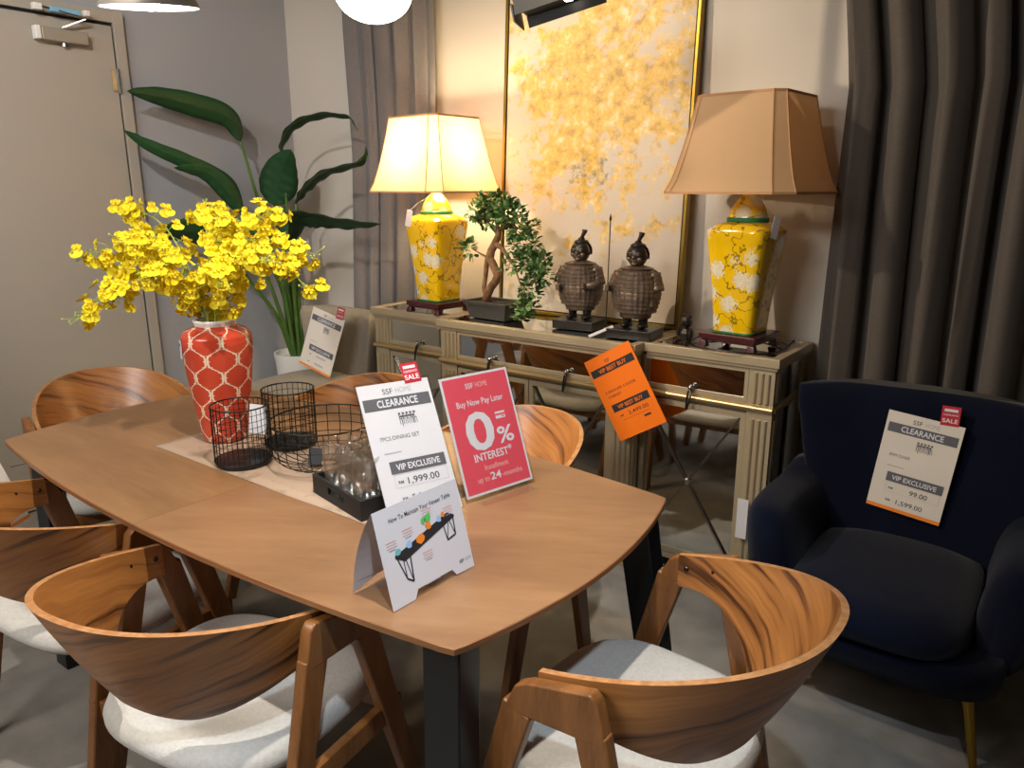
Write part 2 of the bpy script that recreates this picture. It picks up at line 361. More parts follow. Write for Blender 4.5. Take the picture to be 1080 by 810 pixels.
# painting canvas: cream ground with a burst of yellow dabs, grey twigs at its foot
def canvas():
    m, nt, N, L, b = node_mat('floral_canvas')
    tc = N.new('ShaderNodeTexCoord'); sp = N.new('ShaderNodeSeparateXYZ'); L.new(tc.outputs['UV'], sp.inputs[0])
    def mt(op, a, b_=None, c=None):
        n = N.new('ShaderNodeMath'); n.operation = op
        for i, x in enumerate((a, b_, c)):
            if x is None: continue
            if isinstance(x, (int, float)): n.inputs[i].default_value = x
            else: L.new(x, n.inputs[i])
        return n.outputs[0]
    def noise(scale, det=4, rough=.6, vec=None):
        n = N.new('ShaderNodeTexNoise'); n.inputs['Scale'].default_value = scale; n.inputs['Detail'].default_value = det; n.inputs['Roughness'].default_value = rough
        L.new(vec if vec is not None else tc.outputs['Object'], n.inputs['Vector']); return n
    X, Y = sp.outputs['X'], sp.outputs['Y']
    # broad bouquet mask: ellipse, centre (.52,.62)
    dx = mt('MULTIPLY', mt('SUBTRACT', X, .52), 1.75); dy = mt('MULTIPLY', mt('SUBTRACT', Y, .64), 2.75)
    r = mt('SQRT', mt('ADD', mt('MULTIPLY', dx, dx), mt('MULTIPLY', dy, dy)))
    nb = noise(6.5, 4, .55); dabs = noise(30, 5, .65)
    vor = N.new('ShaderNodeTexVoronoi'); vor.inputs['Scale'].default_value = 34; L.new(tc.outputs['Object'], vor.inputs['Vector'])
    val = mt('ADD', mt('SUBTRACT', 1.16, r), mt('MULTIPLY', mt('SUBTRACT', nb.outputs['Fac'], .5), 3.8))
    val = mt('ADD', val, mt('MULTIPLY', mt('SUBTRACT', dabs.outputs['Fac'], .5), 2.2))
    def ramp(x, p0, p1):
        n = N.new('ShaderNodeMapRange'); n.inputs[1].default_value = p0; n.inputs[2].default_value = p1; L.new(x, n.inputs[0]); return n.outputs[0]
    ymask = ramp(val, .12, .62)
    # grey twigs
    gx = mt('MULTIPLY', mt('SUBTRACT', X, .50), 4.2); gy = mt('MULTIPLY', mt('SUBTRACT', Y, .42), 6.5)
    rg = mt('SQRT', mt('ADD', mt('MULTIPLY', gx, gx), mt('MULTIPLY', gy, gy)))
    n3 = noise(24, 6, .75)
    gmask = ramp(mt('ADD', mt('SUBTRACT', .62, rg), mt('MULTIPLY', mt('SUBTRACT', n3.outputs['Fac'], .5), 3.0)), .2, .5)
    n4 = noise(2.2, 3); base = N.new('ShaderNodeMix'); base.data_type = 'RGBA'; base.inputs['A'].default_value = srgb('#cfc3b3'); base.inputs['B'].default_value = srgb('#c2b4a4'); L.new(n4.outputs['Fac'], base.inputs['Factor'])
    yc = N.new('ShaderNodeValToRGB'); e = yc.color_ramp.elements; e[0].position = .36; e[0].color = srgb('#b08a34'); e[1].position = .64; e[1].color = srgb('#ead9b0'); k = e.new(.47); k.color = srgb('#dcae3a'); k = e.new(.55); k.color = srgb('#e6bd55')
    L.new(noise(17, 6, .7).outputs['Fac'], yc.inputs['Fac'])
    c1 = N.new('ShaderNodeMix'); c1.data_type = 'RGBA'; L.new(gmask, c1.inputs['Factor']); L.new(base.outputs['Result'], c1.inputs['A']); c1.inputs['B'].default_value = srgb('#8f8468')
    c2 = N.new('ShaderNodeMix'); c2.data_type = 'RGBA'; L.new(mt('MULTIPLY', ymask, .82), c2.inputs['Factor']); L.new(c1.outputs['Result'], c2.inputs['A']); L.new(yc.outputs['Color'], c2.inputs['B'])
    # flecks of grey green inside
    n5 = noise(20, 6, .8); fl = ramp(n5.outputs['Fac'], .57, .66)
    c3 = N.new('ShaderNodeMix'); c3.data_type = 'RGBA'; L.new(mt('MULTIPLY', mt('MULTIPLY', fl, ymask), .6), c3.inputs['Factor']); L.new(c2.outputs['Result'], c3.inputs['A']); c3.inputs['B'].default_value = srgb('#98906c')
    L.new(c3.outputs['Result'], b.inputs['Base Color']); b.inputs['Roughness'].default_value = .6
    bp = N.new('ShaderNodeBump'); bp.inputs['Strength'].default_value = .3; bp.inputs['Distance'].default_value = .003; L.new(dabs.outputs['Fac'], bp.inputs['Height']); L.new(bp.outputs['Normal'], b.inputs['Normal'])
    return m
M['canvas'] = canvas()

# table runner: pale woven cloth with faint pattern
def runner_mat():
    m, nt, N, L, b = node_mat('runner_cloth')
    tc = N.new('ShaderNodeTexCoord')
    n = N.new('ShaderNodeTexNoise'); n.inputs['Scale'].default_value = 14; n.inputs['Detail'].default_value = 5; L.new(tc.outputs['Object'], n.inputs['Vector'])
    cr = N.new('ShaderNodeValToRGB'); e = cr.color_ramp.elements; e[0].position = .36; e[0].color = srgb('#876f5b'); e[1].position = .5; e[1].color = srgb('#a68d76')
    L.new(n.outputs['Fac'], cr.inputs['Fac']); L.new(cr.outputs['Color'], b.inputs['Base Color']); b.inputs['Roughness'].default_value = .9
    return m
M['runner'] = runner_mat()

# ------------------------------------------------------------------ text
def text_geo(s, size, bold=0.0):
    cu = bpy.data.curves.new('t', 'FONT'); cu.body = s; cu.size = size; cu.offset = bold*size; cu.resolution_u = 3
    ob = bpy.data.objects.new('t', cu)
    me = bpy.data.meshes.new_from_object(ob)
    vs = [v.co.copy() for v in me.vertices]; fs = [tuple(p.vertices) for p in me.polygons]
    bpy.data.objects.remove(ob); bpy.data.curves.remove(cu); bpy.data.meshes.remove(me)
    return vs, fs
def put_text(mb, s, u, v, size, mat_i, z, align='C', bold=0.0, width=None):
    """text on a board in its own plane: x right, y up"""
    vs, fs = text_geo(s, size, bold)
    if not vs: return
    x0 = min(p.x for p in vs); x1 = max(p.x for p in vs)
    k = (width/(x1-x0)) if width else 1.0
    off = {'C': -(x0+x1)/2*k, 'L': -x0*k, 'R': -x1*k}[align]
    mb.add([(p.x*k+off+u, p.y+v, z) for p in vs], fs, mat_i)
def rect(mb, u0, u1, v0, v1, mat_i, z):
    mb.add([(u0,v0,z),(u1,v0,z),(u1,v1,z),(u0,v1,z)], [(0,1,2,3)], mat_i)
def frame_M(o, right, up):
    r = Vector(right).normalized(); u = Vector(up); u = (u - r*u.dot(r)).normalized(); n = r.cross(u)
    return Matrix(((r.x,u.x,n.x,o[0]),(r.y,u.y,n.y,o[1]),(r.z,u.z,n.z,o[2]),(0,0,0,1)))
# ------------------------------------------------------------------ the room
XL, YB, XR, YF, ZC = -3.874, 3.01, 2.6, -3.2, 2.95
def struct(name, mb, m, **k):
    o = mb.build(name, m, **k); o['kind'] = 'structure'; return o
struct('floor', MB().box(XL-.12, XR+.12, YF-.12, YB+.12, -.1, 0), M['floor'])
struct('ceiling', MB().box(XL-.12, XR+.12, YF-.12, YB+.12, ZC, ZC+.1), M['ceil'])
struct('wall_back', MB().box(XL-.12, XR+.12, YB, YB+.12, 0, ZC), M['wall'])
struct('wall_left', MB().box(XL-.12, XL, YF-.12, YB, 0, ZC), M['wall_grey'])
struct('wall_right', MB().box(XR, XR+.12, YF-.12, YB, 0, ZC), M['wall'])
struct('wall_front', MB().box(XL, XR, YF-.12, YF, 0, ZC), M['wall'])
# door in the left wall: frame, dark reveal gap, leaf, hinges
d = bpy.data.objects.new('door_1', None); COL.objects.link(d); d.location = (XL, 1.53, 0); d['kind'] = 'structure'
MB().box(0, .012, -.55, .462, .004, 2.258).build('reveal_gap', M['gap'], d)
MB().box(.0, .028, -.535, .452, .01, 2.243).build('door_leaf', M['door'], d, bevel=.002)
MB().box(0, .03, .462, .512, 0, 2.31).box(0, .03, -.60, -.55, 0, 2.31).box(0, .03, -.55, .462, 2.258, 2.31).build('door_frame', M['door'], d, bevel=.002)
for z in (.35, 1.20, 2.0):
    MB().lathe([(.008,-.055),(.008,.055)], 10, 0, (.032,.457,z), True).box(.024,.030,.425,.455,z-.05,z+.05).build('hinge', M['chrome'], d)
MB().tube([(.028,-.47,1.02),(.075,-.47,1.02),(.08,-.45,1.02),(.08,-.35,1.02)], .009, 8).build('door_handle', M['chrome'], d)
t = thing('door_closer', 'beige door closer box with folded arm at the top of the door', 'door closer', (XL+.028, 1.75, 2.14))
MB().box(0,.045,-.10,.10,-.005,.05).build('closer_body', M['beigebox'], t, bevel=.006)
MB().box(.005,.045,-.125,-.102,-.004,.052).build('end_cap', M['white'], t, bevel=.004)
MB().lathe([(.012,0),(.012,.06)], 12, 0, (.022,.0,-.02), True).build('spindle', M['chrome'], t)
MB().bar((.02,0,.06),(.06,.09,.105),.016,.006).bar((.06,.09,.105),(.05,-.10,.130),.016,.006,mat=1).build('closer_arm', [M['chrome'], M['chrome']], t)
MB().box(.035,.062,-.06,.07,.113,.135).build('arm_sleeve', M['blueprot'], t, bevel=.004)
MB().box(.03,.06,-.125,-.09,.112,.140).build('arm_bracket', M['white'], t, bevel=.003)
MB().box(.03,.06,.088,.112,.118,.142).build('arm_bracket', M['white'], t, bevel=.003)
for nm, b in (('baseboard_left', (XL, XL+.012, YF, YB)), ('baseboard_back', (XL, XR, YB-.012, YB))):
    mb = MB()
    if nm == 'baseboard_left': mb.box(XL, XL+.012, 2.06, YB, 0, .08)
    else: mb.box(*b, 0, .08)
    struct(nm, mb, M['door'])

# ------------------------------------------------------------------ curtains
def curtain(name, label, x0, x1, y, z0, z1, folds, amp, mtl, seed, pinch=None):
    rnd = random.Random(seed)
    ph = [rnd.uniform(0, 6.28) for _ in range(6)]
    nU = int(folds*18); nV = 26
    def fn(u, v):
        z = z0 + (z1-z0)*v
        xa, xb = (x0, x1) if pinch is None else pinch(v)
        w = u + .020*math.sin(3*u*2*PI+ph[0]) + .009*math.sin(7.3*u*2*PI+ph[2]) + .010*math.sin(v*2.2+u*9+ph[1])
        x = xa + (xb-xa)*u + .015*math.sin(w*folds*4*PI+ph[2])
        a = amp*(.75+.35*math.sin(u*7.3+ph[3])+.15*math.sin(v*3+u*5))
        return (x, y + a*math.sin(w*folds*2*PI+ph[4]) + .25*a*math.sin(w*folds*4.7*PI+v*1.5+ph[5]), z)
    mb = MB().grid(fn, nU, nV)
    o = mb.build(name, mtl, None, smooth='all')
    s = o.modifiers.new('solid', 'SOLIDIFY'); s.thickness = .004
    return tag(o, label, 'curtain')
def pl(v):   # left edge swings right lower down
    k = max(0, min(1, (2.6-.02 - v*2.6)/2.0)) if False else 0
    zz = .02 + v*2.7
    xa = -3.29 if zz > 2.3 else (-3.29 + (2.3-zz)*.04 if zz > 1.7 else -3.265 - (1.7-zz)*.06)
    return xa, (-2.66 - max(0, 2.0-zz)*.06)
curtain('curtain', 'mauve-grey floor-length curtain hanging behind the lit yellow lamp', -3.29, -2.66, 2.948, .02, 2.72, 5.2, .028, M['curtain_l'], 3, pl)
curtain('curtain', 'wide dark taupe curtain in deep folds behind the navy armchair', -.735, 2.0, 2.900, .02, 2.80, 17, .058, M['curtain'], 5, lambda v: (-.738 - .055*max(0, min(1, (.02+2.78*v-1.85)/.35)), 2.0))
for x0, x1, z, lab in ((-3.36,-2.60,2.74,'slim metal rail carrying the mauve-grey curtain'), (-.86,2.08,2.82,'slim metal rail carrying the wide taupe curtain')):
    o = MB().tube([(x0,2.925,z),(x1,2.925,z)], .014, 12).box(x0+.04,x0+.06,2.925,YB,z-.01,z+.01).box(x1-.06,x1-.04,2.925,YB,z-.01,z+.01).build('curtain_rail', M['chrome'])
    tag(o, lab, 'curtain rail')

# ------------------------------------------------------------------ dining table
TX, TY = -1.667, 1.245
def outline(inset=0.0, n=14):
    """bowed rectangle with rounded corners, counter-clockwise"""
    lx, bx, ly, by, rc = .925-inset, .055, .41-inset, .067, .035
    pts = []
    def edge(a, b, nrm, bow):
        for i in range(n+1):
            s = -1 + 2*i/n
            p = Vector(a).lerp(Vector(b), i/n) + Vector(nrm)*(bow*(1-s*s)); pts.append(p)
    edge((lx, -ly+.03), (lx, ly-.03), (1,0), bx)
    edge((lx-.035, ly), (-lx+.035, ly), (0,1), by)
    edge((-lx, ly-.03), (-lx, -ly+.03), (-1,0), bx)
    edge((-lx+.035, -ly), (lx-.035, -ly), (0,-1), by)
    # soften corners (chaikin on the corner joints only)
    out = []
    N = len(pts)
    for i, p in enumerate(pts):
        out.append(p)
        if i % (n+1) == n:
            q = pts[(i+1) % N]; m = (p+q)/2
            corner = Vector((math.copysign(1, m.x), math.copysign(1, m.y)))
            out.append(m + corner*.0085)
    return out
t = thing('dining_table', 'long brown veneer dining table with bowed edges and black legs', 'table', (TX, TY, 0))
o2 = outline(); oi = outline(.002); ob = outline(.012)
def half(pts, sgn):
    """clip polygon at x=0"""
    out = []
    N = len(pts)
    for i in range(N):
        a, b = pts[i], pts[(i+1) % N]
        if a.x*sgn >= 0: out.append(a)
        if (a.x*sgn >= 0) != (b.x*sgn >= 0):
            k = a.x/(a.x-b.x); out.append(a.lerp(b, k))
    return out
for sgn, mt in ((-1, 'table'), (1, 'table_b')):
    mb = MB()
    P1, P2, P3 = half(oi, sgn), half(o2, sgn), half(ob, sgn)
    P2b = P2
    n = len(P1)
    if len({len(P1), len(P2), len(P3)}) == 1:
        mb.loft([[(p.x+sgn*.0004, p.y, z) for p in P] for P, z in ((P3,.727),(P2,.737),(P2,.7485),(P1,.75))], 1, False)
        mb.add([(p.x+sgn*.0004, p.y, .75) for p in P1], [tuple(range(n))], 0)
        mb.add([(p.x+sgn*.0004, p.y, .727) for p in P3], [tuple(range(n))], 1)
    mb.build('tabletop', [M[mt], M['table_edge']], t, smooth=False)
# steel frame under the top and splayed box legs
MB().box(-.74,.74,-.03,.03,.700,.727).box(-.80,-.74,-.33,.33,.700,.727).box(.74,.80,-.33,.33,.700,.727).build('under_frame', M['black'], t, bevel=.003)
for sx in (1, -1):
    for sy in (1, -1):
        lx = (.862, .935, .350, .445) if sx > 0 else (.795, .790, .340, .365)
        MB().bar((sx*lx[0], sy*lx[2], .727), (sx*lx[1], sy*lx[3], 0.0), .088, .060, (1,0,0), .075, .058).build('leg', M['black'], t, bevel=.004)

# ------------------------------------------------------------------ chairs
WA, LD, ZA, ZB, NN, RR = .280, .417, .691, .794, 2.315, .90
def band_top(ph):
    s, c = math.sin(ph), math.cos(ph)
    return Vector((WA*math.copysign(abs(s)**(2/NN), s), -LD*abs(c)**(2/NN), ZA+(ZB-ZA)*abs(c)**RR))
def make_chair():
    root = thing('dining_chair', None, 'chair', group='walnut dining chairs around the table')
    # --- backrest: one bent veneer shell
    N = 56
    ang = [(-PI/2 + PI*i/N) for i in range(N+1)]
    tops = [band_top(a) for a in ang]
    arc = [0]
    for i in range(N): arc.append(arc[-1] + (tops[i+1]-tops[i]).length)
    nrm = []
    for i in range(N+1):
        tg = tops[min(i+1,N)] - tops[max(i-1,0)]; tg.z = 0; tg.normalize()
        nrm.append(Vector((tg.y, -tg.x, 0)))      # outward
    th = .013
    def prof(i):
        c = abs(math.cos(ang[i])); k = min(1, c/.80)
        g = k*k*(3-2*k)
        h = .078 + .172*g
        lean = .46*h*g + .02*h
        return h, lean
    mb = MB(); V = 9
    def pt(i, v, side):
        h, lean = prof(i)
        bulge = .010*math.sin(v*PI)*abs(math.cos(ang[i]))
        p = tops[i] - Vector((0,0,h*v)) - nrm[i]*(lean*v - bulge*0.6)
        if side: p = p - nrm[i]*th
        return p
    W = arc[-1]
    for side in (0, 1):
        vs = []; uv = []
        for i in range(N+1):
            for v in range(V+1):
                vs.append(pt(i, v/V, side)); uv.append((arc[i]*2.6, (tops[i].z - prof(i)[0]*v/V)*2.6))
        fs = [(i*(V+1)+v, (i+1)*(V+1)+v, (i+1)*(V+1)+v+1, i*(V+1)+v+1) for i in range(N) for v in range(V)]
        mb.add(vs, fs, 0, None, uv)
    def strip(f):
        vs = []
        for i in f: vs += [pt(*i, 0), pt(*i, 1)]
        mb.add(vs, [(2*k, 2*k+2, 2*k+3, 2*k+1) for k in range(len(f)-1)], 1)
    strip([(i, 0) for i in range(N+1)]); strip([(i, 1) for i in range(N+1)])
    strip([(0, v/V) for v in range(V+1)]); strip([(N, v/V) for v in range(V+1)])
    back = mb.build('backrest', [M['band'], M['bandedge']], root, smooth=True)
    # --- arm blocks and legs, one frame per side
    for s in (-1, 1):
        xb = s*(WA + .0145)
        def top_at(y):     # height of the veneer top along the straight end
            best = min(range(N+1), key=lambda i: abs(tops[i].y-y) + (0 if tops[i].x*s > 0 else 9)); return tops[best].z
        y0, y1 = -.125, .028
        z0 = top_at(y0)-.004; z1 = top_at(y1)-.012
        x0, x1 = (xb-.0135, xb+.0135)
        pr = [(y0-.010, z0-.012), (y0+.004, z0), (y1-.022, z1+.001), (y1+.004, z1-.014), (y1+.030, z1-.072), (y0-.030, z0-.088)]
        mbk = MB().loft([[(x, y, z) for y, z in pr] for x in (x0, x1)])
        mbk.build('arm_block', M['chairwood'], root, bevel=.004)
        # legs: front leg rakes forward, rear leg rakes back
        for (ya, za, yb, xo) in ((y1-.000, z1-.060, .205, .018), (y0+.004, z0-.074, -.262, -.018)):
            a = Vector((xb, ya, za)); b = Vector((s*(abs(xb)+xo), yb, .002))
            MB().bar(a, b, .064, .0268, (0,1,0), .042, .0262).build('leg', M['chairwood'], root, bevel=.005)
        for yq in (-.085, -.020):
            z = top_at(yq) - .036
            MB().lathe([(.0008,.003),(.0045,.003),(.006,.001),(.006,0)], 12, 0, (0,0,0), True,
                       Matrix.Translation((s*(WA-.015), yq, z)) @ Matrix.Rotation(-s*PI/2, 4, 'Y')).build('bolt', M['steel'], back)
    # --- rails under the seat
    for s in (-1, 1):
        MB().bar((s*.298, .135, .375), (s*.288, -.205, .375), .05, .022, (0,0,1)).build('side_rail', M['chairwood'], root, bevel=.003)
    MB().bar((-.290,.125,.373),(.290,.125,.373),.042,.022,(0,0,1)).build('front_rail', M['chairwood'], root, bevel=.003)
    MB().bar((-.283,-.185,.373),(.283,-.185,.373),.042,.022,(0,0,1)).build('rear_rail', M['chairwood'], root, bevel=.003)
    # --- upholstered seat
    def ring(z, k, inset):
        out = []
        for j in range(48):
            a = 2*PI*j/48; c, q = math.cos(a), math.sin(a)
            e = 2/3.4
            x = math.copysign(abs(c)**e, c); y = math.copysign(abs(q)**e, q)
            yy = -.040 + (.228-inset)*y
            f = 1.0 - .06*(0.5-0.5*y)**1.2
            hw = (.268-inset)*f
            zz = z + k*(.010*(1-x*x)*(1-y*y)) + (.010*x*x if k else 0)
            out.append((hw*x, yy - (.012*(1-x*x) if y < 0 else -.012*(1-x*x)), zz))
        return out
    mb = MB()
    rs = [ring(z-.026, k, i) for z, k, i in ((.420,0,.030),(.424,0,.012),(.438,0,.002),(.452,0,.001),(.466,.3,.010),(.474,.7,.028),(.478,1,.060),(.482,1,.12),(.484,1,.20))]
    mb.loft(rs); mb.build('seat', M['seat'], root, smooth='all')
    return root
chair0 = make_chair()
spots = [
    ((-1.372,.857,9.7), 'walnut chair with curved back in the foreground, tucked under the near side of the table'),
    ((-2.040,.872,8.2), 'walnut chair on the near long side, further left and partly hidden behind another chair'),
    ((-.645,1.226,88.9), 'walnut chair at the right end of the table, open side facing the black table leg'),
    ((-2.752,1.294,-102.8), 'walnut chair at the far left end of the table beside the red vase'),
    ((-1.375,1.606,176.3), 'walnut chair on the far long side with its back just past the red percent sign'),
    ((-2.086,1.636,181.7), 'walnut chair on the far long side behind the wire baskets'),
]
for i, ((x, y, a), lab) in enumerate(spots):
    c = chair0 if i == 0 else copy_tree(chair0)
    c.location = (x, y, 0); c.rotation_euler = (0, 0, R(a)); c['label'] = lab
# ------------------------------------------------------------------ mirrored console
CY = 2.985     # back of the console
t = thing('console_cabinet', 'champagne mirrored breakfront console with cross-lattice doors against the back wall', 'console', (-1.80, 2.75, 0))
def sh(mb): # geometry written in world coordinates -> local
    mb.v = [p - Vector((-1.80, 2.75, 0)) for p in mb.v]; return mb
YBK = {0: 2.885, 1: 2.985, 2: 2.985}
secs = [(-2.80, -2.295, 2.60), (-2.295, -1.317, 2.53), (-1.317, -.80, 2.60)]
for k, (x0, x1, yf) in enumerate(secs):
    CY = YBK[k]
    ov = .016
    xa = x0 - (ov if k in (0, 1) else -ov); xb = x1 + (ov if k in (1, 2) else -ov)
    if k == 0: xb = x1 - ov
    if k == 2: xa = x1*0 + x0 + ov
    b = .034
    fr = MB()
    fr.box(xa, xb, yf-ov, yf-ov+b, .897, .93).box(xa, xb, CY-.02, CY, .897, .93)
    fr.box(xa, xa+b, yf-ov+b, CY-.02, .897, .93).box(xb-b, xb, yf-ov+b, CY-.02, .897, .93)
    fr.box(xa+.008, xb-.008, yf-.008, CY, .885, .897)
    sh(fr).build('top_frame', M['champ'], t, bevel=.002)
    sh(MB().box(xa+b, xb-b, yf-ov+b, CY-.02, .90, .9275)).build('mirror_top', M['mirror'], t)
    # posts
    pw = .092
    posts = [x0, x1-pw] if k == 1 else ([x0] if k == 0 else [x1-pw])
    for px in posts:
        p = MB().box(px, px+pw, yf, yf+.07, 0.0, .885)
        for zz0, zz1 in ((.765,.872), (.10,.700)):
            for q in range(3):
                cx = px + pw*(.25+.25*q); r = .0085
                p.tube([(cx, yf, zz0), (cx, yf, zz1)], r, 10)
                p.ell((cx, yf, zz0), (r, r, r), 10, 6)
            sides = [px-.0, px+pw] if k == 1 else ([px] if k == 0 else [px+pw])
            for sx in sides:
                for q in range(2):
                    p.tube([(sx, yf+.024+.024*q, zz0), (sx, yf+.024+.024*q, zz1)], .006, 8)
        sh(p).build('fluted_post', M['champ'], t, smooth=True)
        # foot plinth
    # carcass sides
    if k == 0: sh(MB().box(x0+.004, x0+.020, yf+.07, CY, .06, .885)).build('side_mirror', M['mirror'], t)
    if k == 2: sh(MB().box(x1-.020, x1-.004, yf+.07, CY, .06, .885)).build('side_mirror', M['mirror'], t)
    if k == 1:
        sh(MB().box(x0+.004, x0+.02, yf+.07, CY, .06, .885).box(x1-.02, x1-.004, yf+.07, CY, .06, .885)).build('carcass_side', M['champ'], t)
    if k != 1:
        bx = x0 if k == 0 else x1
        sh(MB().box(bx-.004 if k == 2 else bx, bx if k == 2 else bx+.004, CY-.06, CY, 0, .885)).build('back_stile', M['champ'], t)
        mbx = MB().tube([(bx, yf+.01, .738),(bx, CY-.01, .738)], .010, 10); sh(mbx).build('side_bead', M['champ_hi'], t, smooth=True)
    ix0 = x0 + (pw if k != 2 else .0); ix1 = x1 - (pw if k != 0 else .0)
    # bead rail below the drawer
    br = MB().tube([(x0-.004, yf-.006, .742), (x1+.004, yf-.006, .742)], .0115, 12)
    sh(br).build('bead_rail', M['champ_hi'], t, smooth=True)
    sh(MB().box(ix0, ix1, yf+.006, yf+.03, .722, .757)).build('cross_rail', M['champ'], t)
    sh(MB().box(ix0, ix1, yf+.006, yf+.05, .06, .085)).build('cross_rail', M['champ'], t)
    sh(MB().box(ix0, ix1, yf+.03, CY, .058, .075)).build('bottom_board', M['champ'], t)
    # drawer: mirrored front in a thin frame
    dz0, dz1 = .758, .884
    dr = MB(); f = .016
    dr.box(ix0+.002, ix1-.002, yf+.002, yf+.014, dz0, dz0+f).box(ix0+.002, ix1-.002, yf+.002, yf+.014, dz1-f, dz1)
    dr.box(ix0+.002, ix0+f, yf+.002, yf+.014, dz0+f, dz1-f).box(ix1-f, ix1-.002, yf+.002, yf+.014, dz0+f, dz1-f)
    dr.box(ix0+f, ix1-f, yf+.007, yf+.012, dz0+f, dz1-f, 1)
    D = sh(dr).build('drawer', [M['champ'], M['mirror']], t)
    pulls = [(ix0+ix1)/2] if k != 1 else [ix0+.20, ix1-.20]
    for px in pulls:
        h = MB().ell((px, yf-.012, .782), (.011,.011,.011), 14, 10, 0)
        h.tube([(px, yf+.004, .782), (px, yf-.008, .782)], .004, 8, 0)
        h.tube([(px+.003, yf-.012, .775), (px+.010, yf-.026, .765), (px+.008, yf-.036, .735), (px-.002, yf-.032, .705), (px-.008, yf-.024, .700), (px-.010, yf-.020, .735), (px-.006, yf-.014, .770)], .0038, 8, 1)
        sh(h).build('drawer_pull', [M['chrome'], M['black']], D, smooth=True)
    # doors with crossed lattice over mirror
    doors = [(ix0, ix1)] if k != 1 else [(ix0, (ix0+ix1)/2), ((ix0+ix1)/2, ix1)]
    for a, b2 in doors:
        z0, z1 = .088, .718; f = .022
        dm = MB()
        dm.box(a+.002, b2-.002, yf+.004, yf+.020, z0, z0+f).box(a+.002, b2-.002, yf+.004, yf+.020, z1-f, z1)
        dm.box(a+.002, a+f, yf+.004, yf+.020, z0+f, z1-f).box(b2-f, b2-.002, yf+.004, yf+.020, z0+f, z1-f)
        dm.box(a+f, b2-f, yf+.012, yf+.018, z0+f, z1-f, 1)
        DD = sh(dm).build('door', [M['champ'], M['mirror']], t)
        lx = MB()
        lx.bar((a+f, yf+.008, z0+f), (b2-f, yf+.008, z1-f), .010, .007, (0,1,0)).bar((a+f, yf+.006, z1-f), (b2-f, yf+.006, z0+f), .010, .007, (0,1,0))
        lx.ell(((a+b2)/2, yf+.004, (z0+z1)/2), (.014,.006,.014), 12, 8)
        sh(lx).build('cross_lattice', M['chrome'], DD)
# ------------------------------------------------------------------ yellow ginger-jar lamps
def make_lamp(loc, rz, label, lit):
    t = thing('table_lamp', label, 'lamp', loc, rz, 'pair of yellow porcelain table lamps')
    st = MB()
    a = .110
    st.box(-a, a, -a, a, .032, .055); st.box(-a+.008, a-.008, -a+.008, a-.008, .024, .032)
    for sx in (-1, 1):
        for sy in (-1, 1):
            st.hexa([(sx*.078, sy*.078, .001), (sx*.112, sy*.078, .001), (sx*.112, sy*.112, .001), (sx*.078, sy*.112, .001), (sx*.082, sy*.082, .026), (sx*.106, sy*.082, .026), (sx*.106, sy*.106, .026), (sx*.082, sy*.106, .026)])
    st.build('stand', M['rosewood'], t, bevel=.003)
    def sq(h, z, e=6.0, n=48):
        out = []
        for j in range(n):
            q = 2*PI*j/n; c, s = math.cos(q), math.sin(q)
            out.append((h*math.copysign(abs(c)**(2/e), c), h*math.copysign(abs(s)**(2/e), s), z))
        return out
    pr = [(.078,.056),(.080,.064),(.083,.12),(.091,.21),(.103,.31),(.112,.38),(.116,.415),(.115,.428),(.106,.440),(.085,.449),(.065,.455)]
    body = MB().loft([sq(h, z, 6 if z < .43 else 4) for h, z in pr]).build('body', M['porc'], t, smooth=True)
    MB().loft([sq(.081,.057,6), sq(.0815,.063,6)]).loft([sq(.066,.455,3), sq(.070,.458,2.6), sq(.070,.468,2.6), sq(.066,.471,2.6)]).build('green_line', M['greenline'], t, smooth=True)
    MB().loft([sq(r, z, 2.4) for r, z in ((.066,.471),(.064,.482),(.056,.503),(.044,.525),(.030,.542),(.020,.550),(.012,.553))]).build('lid', M['porc'], t, smooth=True)
    MB().lathe([(.010,.552),(.012,.558),(.008,.566),(.006,.60),(.006,.62)], 14, cap=True).lathe([(.015,.60),(.017,.61),(.017,.65),(.012,.655)], 14, cap=True).tube([(0,0,.62),(.075,0,.66),(.08,0,.76),(.0,0,.862),(-.08,0,.76),(-.075,0,.66),(0,0,.62)], .002, 6).build('stem', M['goldframe'], t, smooth=True)
    MB().ell((0,0,.70), (.032,.032,.042), 16, 12).build('bulb', M['lampglow'] if lit else M['white'], t, smooth='all')
    # octagonal (cut-corner) bell shade
    def oc(h, c, z): return [(h-c,-h,z),(h,-h+c,z),(h,h-c,z),(h-c,h,z),(-h+c,h,z),(-h,h-c,z),(-h,-h+c,z),(-h+c,-h,z)]
    rings = []
    for i in range(9):
        v = i/8; k = v**.72
        rings.append(oc(.240 + (.157-.240)*k, .055 + (.030-.055)*k, .556 + .322*v))
    s = MB().loft(rings, 0, False).build('lamp_shade', M['shade'], t)
    tr = MB()
    for ring in (rings[0], rings[-1]):
        for i in range(8): tr.bar(Vector(ring[i]), Vector(ring[(i+1) % 8]), .008, .004, (0,0,1))
    for j in range(8):
        for i in range(8): tr.bar(Vector(rings[i][j])*1.002, Vector(rings[i+1][j])*1.002, .0035, .003)
    tr.build('trim', M['shadetrim'], s)
    sp = MB()   # spider fitting at the top of the shade
    sp.bar((-.155,0,.872),(.155,0,.872),.004,.003,(0,0,1)).bar((0,-.155,.872),(0,.155,.872),.004,.003,(0,0,1)).ell((0,0,.880),(.010,.010,.014),12,8)
    sp.build('spider', M['goldframe'], s)
    return t
lampR = make_lamp((-.990, 2.742, .93), -5, 'unlit yellow porcelain lamp with tan shade on the right end of the console', False)
lampL = make_lamp((-2.450, 2.690, .93), -4, 'lit yellow porcelain lamp with glowing shade on the left end of the console', True)
